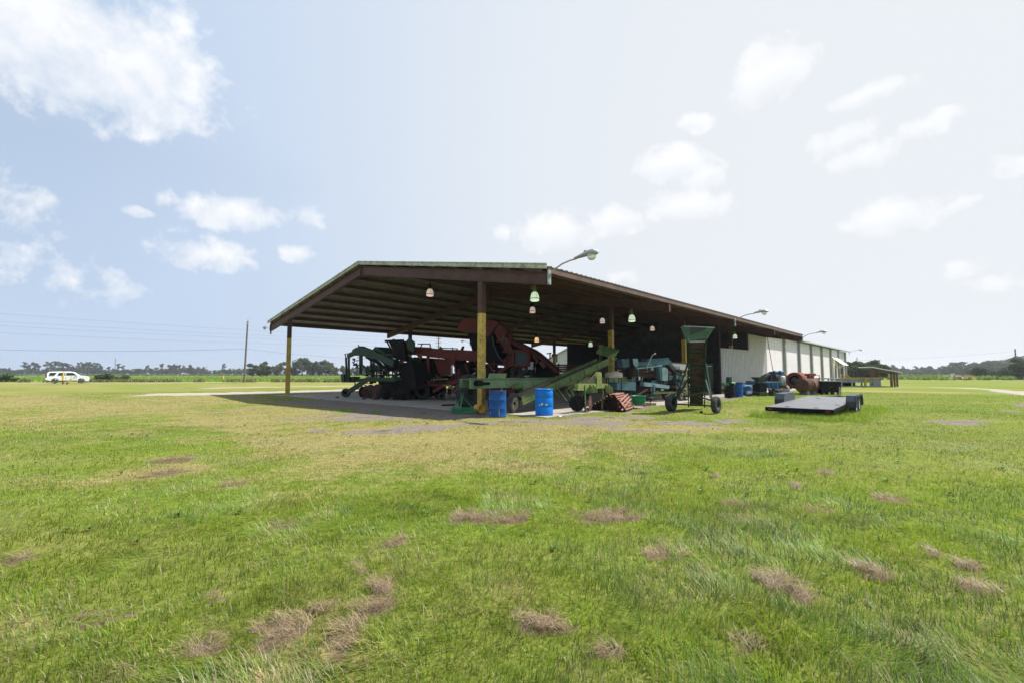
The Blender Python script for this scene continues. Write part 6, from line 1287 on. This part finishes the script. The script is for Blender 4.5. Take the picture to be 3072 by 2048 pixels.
# hose coil and bent pipe right of the tank
c = D(2460, 1172, 34); t = thing('hose_coil', 'loose coil of dark hose between the brown tank and the black box', 'hose', c*Vector((1, 1, 0))); mb = MB()
for k in range(5): mb.tube([Vector((c.x+math.cos(a)*(.22+k*.05), c.y+math.sin(a)*.15, .28+math.sin(a)*(.2+.03*k))) for a in [2*PI*i/14 for i in range(15)]], .02, 6, False)
part('coil', 'black', t, mb); mb = MB(); mb.tube([D(2448, 1140, 34), D(2458, 1148, 34), D(2462, 1160, 34)], .06, 8); part('bent_pipe', 'galv', t, mb)
part('orange_cap', 'orange', t, MB().lathe(D(2450, 1158, 34), Vector((1, 0, 0)), [(.001, 0), (.11, 0), (.09, .14), (.001, .16)], 12))
# black box on legs
P = Pl(D(2494, 1170, 32.5), (1, .06)); q = cv(P, 2130, 920, .21683); t = thing('black_tank_box', 'black steel box on short legs standing on the grass behind the trailer', 'steel box', P(2494, 1182)*Vector((1, 1, 0)))
part('box_body', 'black', t, MB().prism([q(1540, 1025), q(1818, 1028), q(1815, 1178), q(1545, 1178)], P.n*.75), .008); part('box_lid', 'galv', t, MB().prism([q(1535, 1017, -.04), q(1822, 1021, -.04), q(1822, 1030, -.04), q(1535, 1027, -.04)], P.n*.83))
for x in (1556, 1630, 1700, 1770, 1805):
    for o in (.03, .65):
        a_ = q(x, 1170, o); part('leg', 'black', t, MB().beam(a_, Vector((a_.x, a_.y, 0)), .1, .07))
part('round_hatch', 'dark', t, MB().lathe(q(1690, 1120, -.01), P.n*-1, [(.14, 0), (.14, .02), (.001, .03)], 20)); part('round_hatch', 'rust', t, MB().lathe(q(1660, 1112, -.01), P.n*-1, [(.06, 0), (.06, .04), (.001, .04)], 12))
# ------------------------------------------------------------------ flatbed trailer
A = Vector((10.2, 14.85, .315)); Fd = Vector((.685, .725, .022)).normalized(); Wd = Vector((-.727, .687, 0)).normalized(); LT, WT_ = 6.55, 1.92; Nn = Fd.cross(Wd); Nn = Nn if Nn.z > 0 else -Nn
t = thing('flatbed_trailer', 'low dark grey steel flatbed car trailer with two fenders parked on the grass', 'trailer', A*Vector((1, 1, 0)))
mb = MB(); mb.prism([A-Nn*.02, A+Fd*LT-Nn*.02, A+Fd*LT+Wd*WT_-Nn*.02, A+Wd*WT_-Nn*.02], Nn*.02); part('deck', 'deck', t, mb)
fr = MB()
for o in (0, WT_): fr.beam(A+Wd*o-Nn*.075, A+Fd*LT+Wd*o-Nn*.075, .06, .12, up=Nn)
fr.beam(A-Nn*.075, A+Wd*WT_-Nn*.075, .05, .13, up=Nn); fr.beam(A+Fd*LT-Nn*.075, A+Fd*LT+Wd*WT_-Nn*.075, .05, .13, up=Nn)
for k in range(1, 10): fr.beam(A+Fd*k*.65-Nn*.09, A+Fd*k*.65+Wd*WT_-Nn*.09, .04, .08, up=Nn)
part('frame', 'black', t, fr)
for (f, w_) in ((.02, .12), (.02, WT_-.14)): o = part('tail_light', 'redlens', t, MB().obox(A+Wd*w_-Fd*.03-Nn*.075, Wd*.07, Fd*.012, Nn*.03))
for (f, w_) in ((.3, .5), (.35, 1.35), (1.9, .15), (4.5, .2), (5.2, 1.3)): part('tie_ring', 'dark', t, MB().lathe(A+Fd*f+Wd*w_+Nn*.002, Nn, [(.001, .008), (.07, .008), (.08, 0)], 16))
for sg, w0 in ((-1, -.02), (1, WT_+.02)):
    f0 = 2.45; Lf = 1.75; y0, y1 = w0, w0+sg*.30; mb = MB(); prof = [(0, -.12), (0, .1), (.16, .30), (Lf-.16, .30), (Lf, .1), (Lf, -.12)]
    for (a_, b_) in zip(prof[:-1], prof[1:]): p0 = A+Fd*(f0+a_[0])+Nn*a_[1]; p1 = A+Fd*(f0+b_[0])+Nn*b_[1]; mb.add([p0+Wd*y0, p1+Wd*y0, p1+Wd*y1, p0+Wd*y1], [(0, 1, 2, 3) if sg > 0 else (3, 2, 1, 0)])
    mb.add([A+Fd*(f0+a)+Nn*b+Wd*y0 for a, b in prof], [tuple(range(6))]); fo = part('fender', 'slate', t, mb); sm_ = fo.modifiers.new('thick', 'SOLIDIFY'); sm_.thickness = .012
    mb = MB(); mb.obox(A+Fd*(f0+Lf/2)+Wd*(y1)+Nn*.28, Fd*(Lf/2-.14), Wd*.008, Nn*.03)
    for (a_, b_) in zip(prof[:-1], prof[1:]): mb.beam(A+Fd*(f0+a_[0])+Nn*a_[1]+Wd*y1, A+Fd*(f0+b_[0])+Nn*b_[1]+Wd*y1, .02, .045)
    part('fender_lip', 'slate', fo, mb)
    for k in range(2):
        c = A+Fd*(f0+.47+k*.8)+Wd*(w0+sg*.16); c.z = .33; wheel(t, c, Wd, .33, .2, 'chrome', .62)
mb = MB(); mb.tube([A+Fd*2.92-Wd*.1-Z*.05, A+Fd*2.92+Wd*(WT_+.1)-Z*.05], .035, 8); mb.tube([A+Fd*3.72-Wd*.1-Z*.07, A+Fd*3.72+Wd*(WT_+.1)-Z*.07], .035, 8); part('axle', 'dark', t, mb)
mb = MB(); e0 = A+Fd*LT-Nn*.07; mb.beam(e0+Wd*.2, e0+Fd*1.2+Wd*WT_/2, .07, .1); mb.beam(e0+Wd*(WT_-.2), e0+Fd*1.2+Wd*WT_/2, .07, .1); mb.beam(e0+Fd*1.1+Wd*WT_/2, e0+Fd*1.5+Wd*WT_/2, .09, .1); part('tongue', 'black', t, mb)
mb = MB(); c = e0+Fd*1.0+Wd*WT_/2+Vector((.1, 0, 0)); mb.tube([Vector((c.x, c.y, .02)), c+Z*.45], .03, 8); part('jack', 'galv', t, mb)
part('chain_hook', 'dark', t, MB().beam(A+Fd*(LT-.2)-Wd*.05-Z*.1, A+Fd*(LT-.35)-Wd*.05-Z*.28, .05, .07))
# ------------------------------------------------------------------ white sport utility car
def make_car():
    c = D(204, 1120, 71.8); c.z = 0; r_ = math.atan2(.715, .7)
    t = thing('white_car', 'white family sport utility car with tinted windows parked beyond the marker posts', 'car', c, None, r_, local=True); t.scale = (.95, .95, .95)
    side = [(-2.55, .55), (-2.6, .8), (-2.5, 1.15), (-2.38, 1.7), (-2.2, 1.84), (-1.2, 1.89), (.3, 1.88), (.75, 1.8), (1.35, 1.28), (2.2, 1.18), (2.45, 1.08), (2.58, .85), (2.58, .5), (2.4, .33), (2.02, .33)]
    def arch(cx): return [(cx+.43*math.cos(a), .36+.45*math.sin(a)) for a in [PI*k/10 for k in range(0, 11)]]
    fwd = arch(1.58); back = arch(-1.5)
    lower = [p for p in fwd]+[(1.1, .33), (-1.0, .33)]+[p for p in back]+[(-2.0, .4)]
    prof = side[:-1]+lower
    hw = .98
    def zw(z): return hw if z < 1.22 else hw-(z-1.22)*.33
    mb = MB(); n = len(prof)
    vs = [(x, -zw(z), z) for x, z in prof]+[(x, zw(z), z) for x, z in prof]
    mb.add(vs, [tuple(range(n)), tuple(range(n, 2*n))[::-1]]+[((i+1) % n, i, n+i, n+(i+1) % n) for i in range(n)])
    body = mb.build('body', M['car'], t, .03)
    for sg in (-1, 1):
        for poly, nm in (([(-2.2, 1.27), (-1.55, 1.27), (-1.33, 1.7), (-2.1, 1.7)], 'rear_side_window'), ([(-1.25, 1.27), (-.32, 1.27), (-.32, 1.7), (-1.05, 1.7)], 'rear_door_window'), ([(-.22, 1.27), (1.05, 1.27), (.55, 1.7), (-.22, 1.7)], 'front_door_window')):
            mb = MB(); vs = [(x, sg*(zw(z)+.012), z) for x, z in poly]; vs2 = [(x, sg*(zw(z)-.01), z) for x, z in poly]; mb.add(vs+vs2, [(0, 1, 2, 3), (7, 6, 5, 4), (0, 4, 5, 1), (1, 5, 6, 2), (2, 6, 7, 3), (3, 7, 4, 0)]); mb.build(nm, M['glass'], t)
        mb = MB()
        for x in (-.27, 1.02): mb.box((x, sg*(hw+.004), .82), (.012, .006, .82))
        mb.box((.0, sg*(hw+.01), .40), (2.1, .03, .12)); mb.build('door_seam', M['black'], t)
        for x in (-.45, .7): mb = MB(); mb.box((x-.3, sg*(hw+.015), 1.1), (.2, .03, .035)); mb.build('door_handle', M['chrome'], t)
        mb = MB(); mb.box((.98, sg*(hw+.1), 1.3), (.16, .2, .17)); mb.build('mirror', M['car'], t, .03)
        mb = MB(); mb.box((2.42, sg*.8, .93), (.28, .32, .2)); mb.build('headlight', M['lens'], t, .03)
        mb = MB(); mb.box((-2.5, sg*.86, 1.15), (.16, .22, .5)); mb.build('tail_light', M['redlens'], t, .02)
        for x in (1.58, -1.5):
            wt = MB().wheel((x, sg*.84, .385), (0, 1, 0), .385, .27, .7).build('wheel', M['tyre'], t); r0 = MB().rim((x, sg*.86, .385), (0, sg, 0), .275, .22); r0.build('rim', M['black'], wt); sp = MB()
            for k in range(6): a = k*PI/3; sp.beam((x, sg*.965, .385), (x+.25*math.cos(a), sg*.965, .385+.25*math.sin(a)), .02, .07, up=(0, 1, 0))
            sp.lathe((x, sg*.95, .385), (0, sg, 0), [(.24, 0), (.275, .01), (.275, .03), (.24, .03)], 24, True, True); sp.build('spokes', M['chrome'], wt)
            mb = MB(); mb.lathe((x, sg*.99, .36), (0, sg, 0), [(.43, -.03), (.47, -.03), (.47, .0), (.43, .0)], 28, True, True)
    for x0, z0, x1, z1, nm in ((.82, 1.77, 1.33, 1.31, 'windscreen'), (-2.39, 1.68, -2.5, 1.22, 'rear_window')):
        mb = MB(); o = .03 if x0 > 0 else -.03; mb.add([(x0+o, -.72, z0), (x0+o, .72, z0), (x1+o, .84, z1), (x1+o, -.84, z1), (x0, -.72, z0), (x0, .72, z0), (x1, .84, z1), (x1, -.84, z1)], [(0, 1, 2, 3), (4, 7, 6, 5), (0, 4, 5, 1), (1, 5, 6, 2), (2, 6, 7, 3), (3, 7, 4, 0)]); mb.build(nm, M['glass'], t)
    mb = MB(); mb.box((2.57, 0, .82), (.06, 1.2, .36)); mb.build('grille', M['chrome'], t, .01)
    mb = MB(); mb.box((0, 0, .5), (4.6, 1.5, .3)); mb.build('underbody', M['black'], t)
    for sg in (-1, 1): mb = MB(); mb.tube([(-2.0, sg*.62, 1.9), (-1.8, sg*.62, 1.95), (.1, sg*.62, 1.95), (.3, sg*.62, 1.9)], .02, 6); mb.build('roof_rail', M['galv'], t)
make_car()
# ------------------------------------------------------------------ air
hz_ = MB(); hz_.box((0, 700, 13.5), (3400, 1560, 29.5)); 
HAZE_D = .00032
m = bpy.data.materials.new('haze_air'); m.use_nodes = True; nt = m.node_tree; nt.nodes.remove(nt.nodes['Principled BSDF'])
pv = N(nt, 'ShaderNodeVolumePrincipled'); pv.inputs['Color'].default_value = (.88, .93, 1, 1); pv.inputs['Density'].default_value = HAZE_D; pv.inputs['Anisotropy'].default_value = .3
L(nt, pv.outputs[0], nt.nodes['Material Output'].inputs['Volume'])
hb_ = hz_.build('haze', m); tag(hb_, 'thin pale summer haze over the fields', kind='stuff')
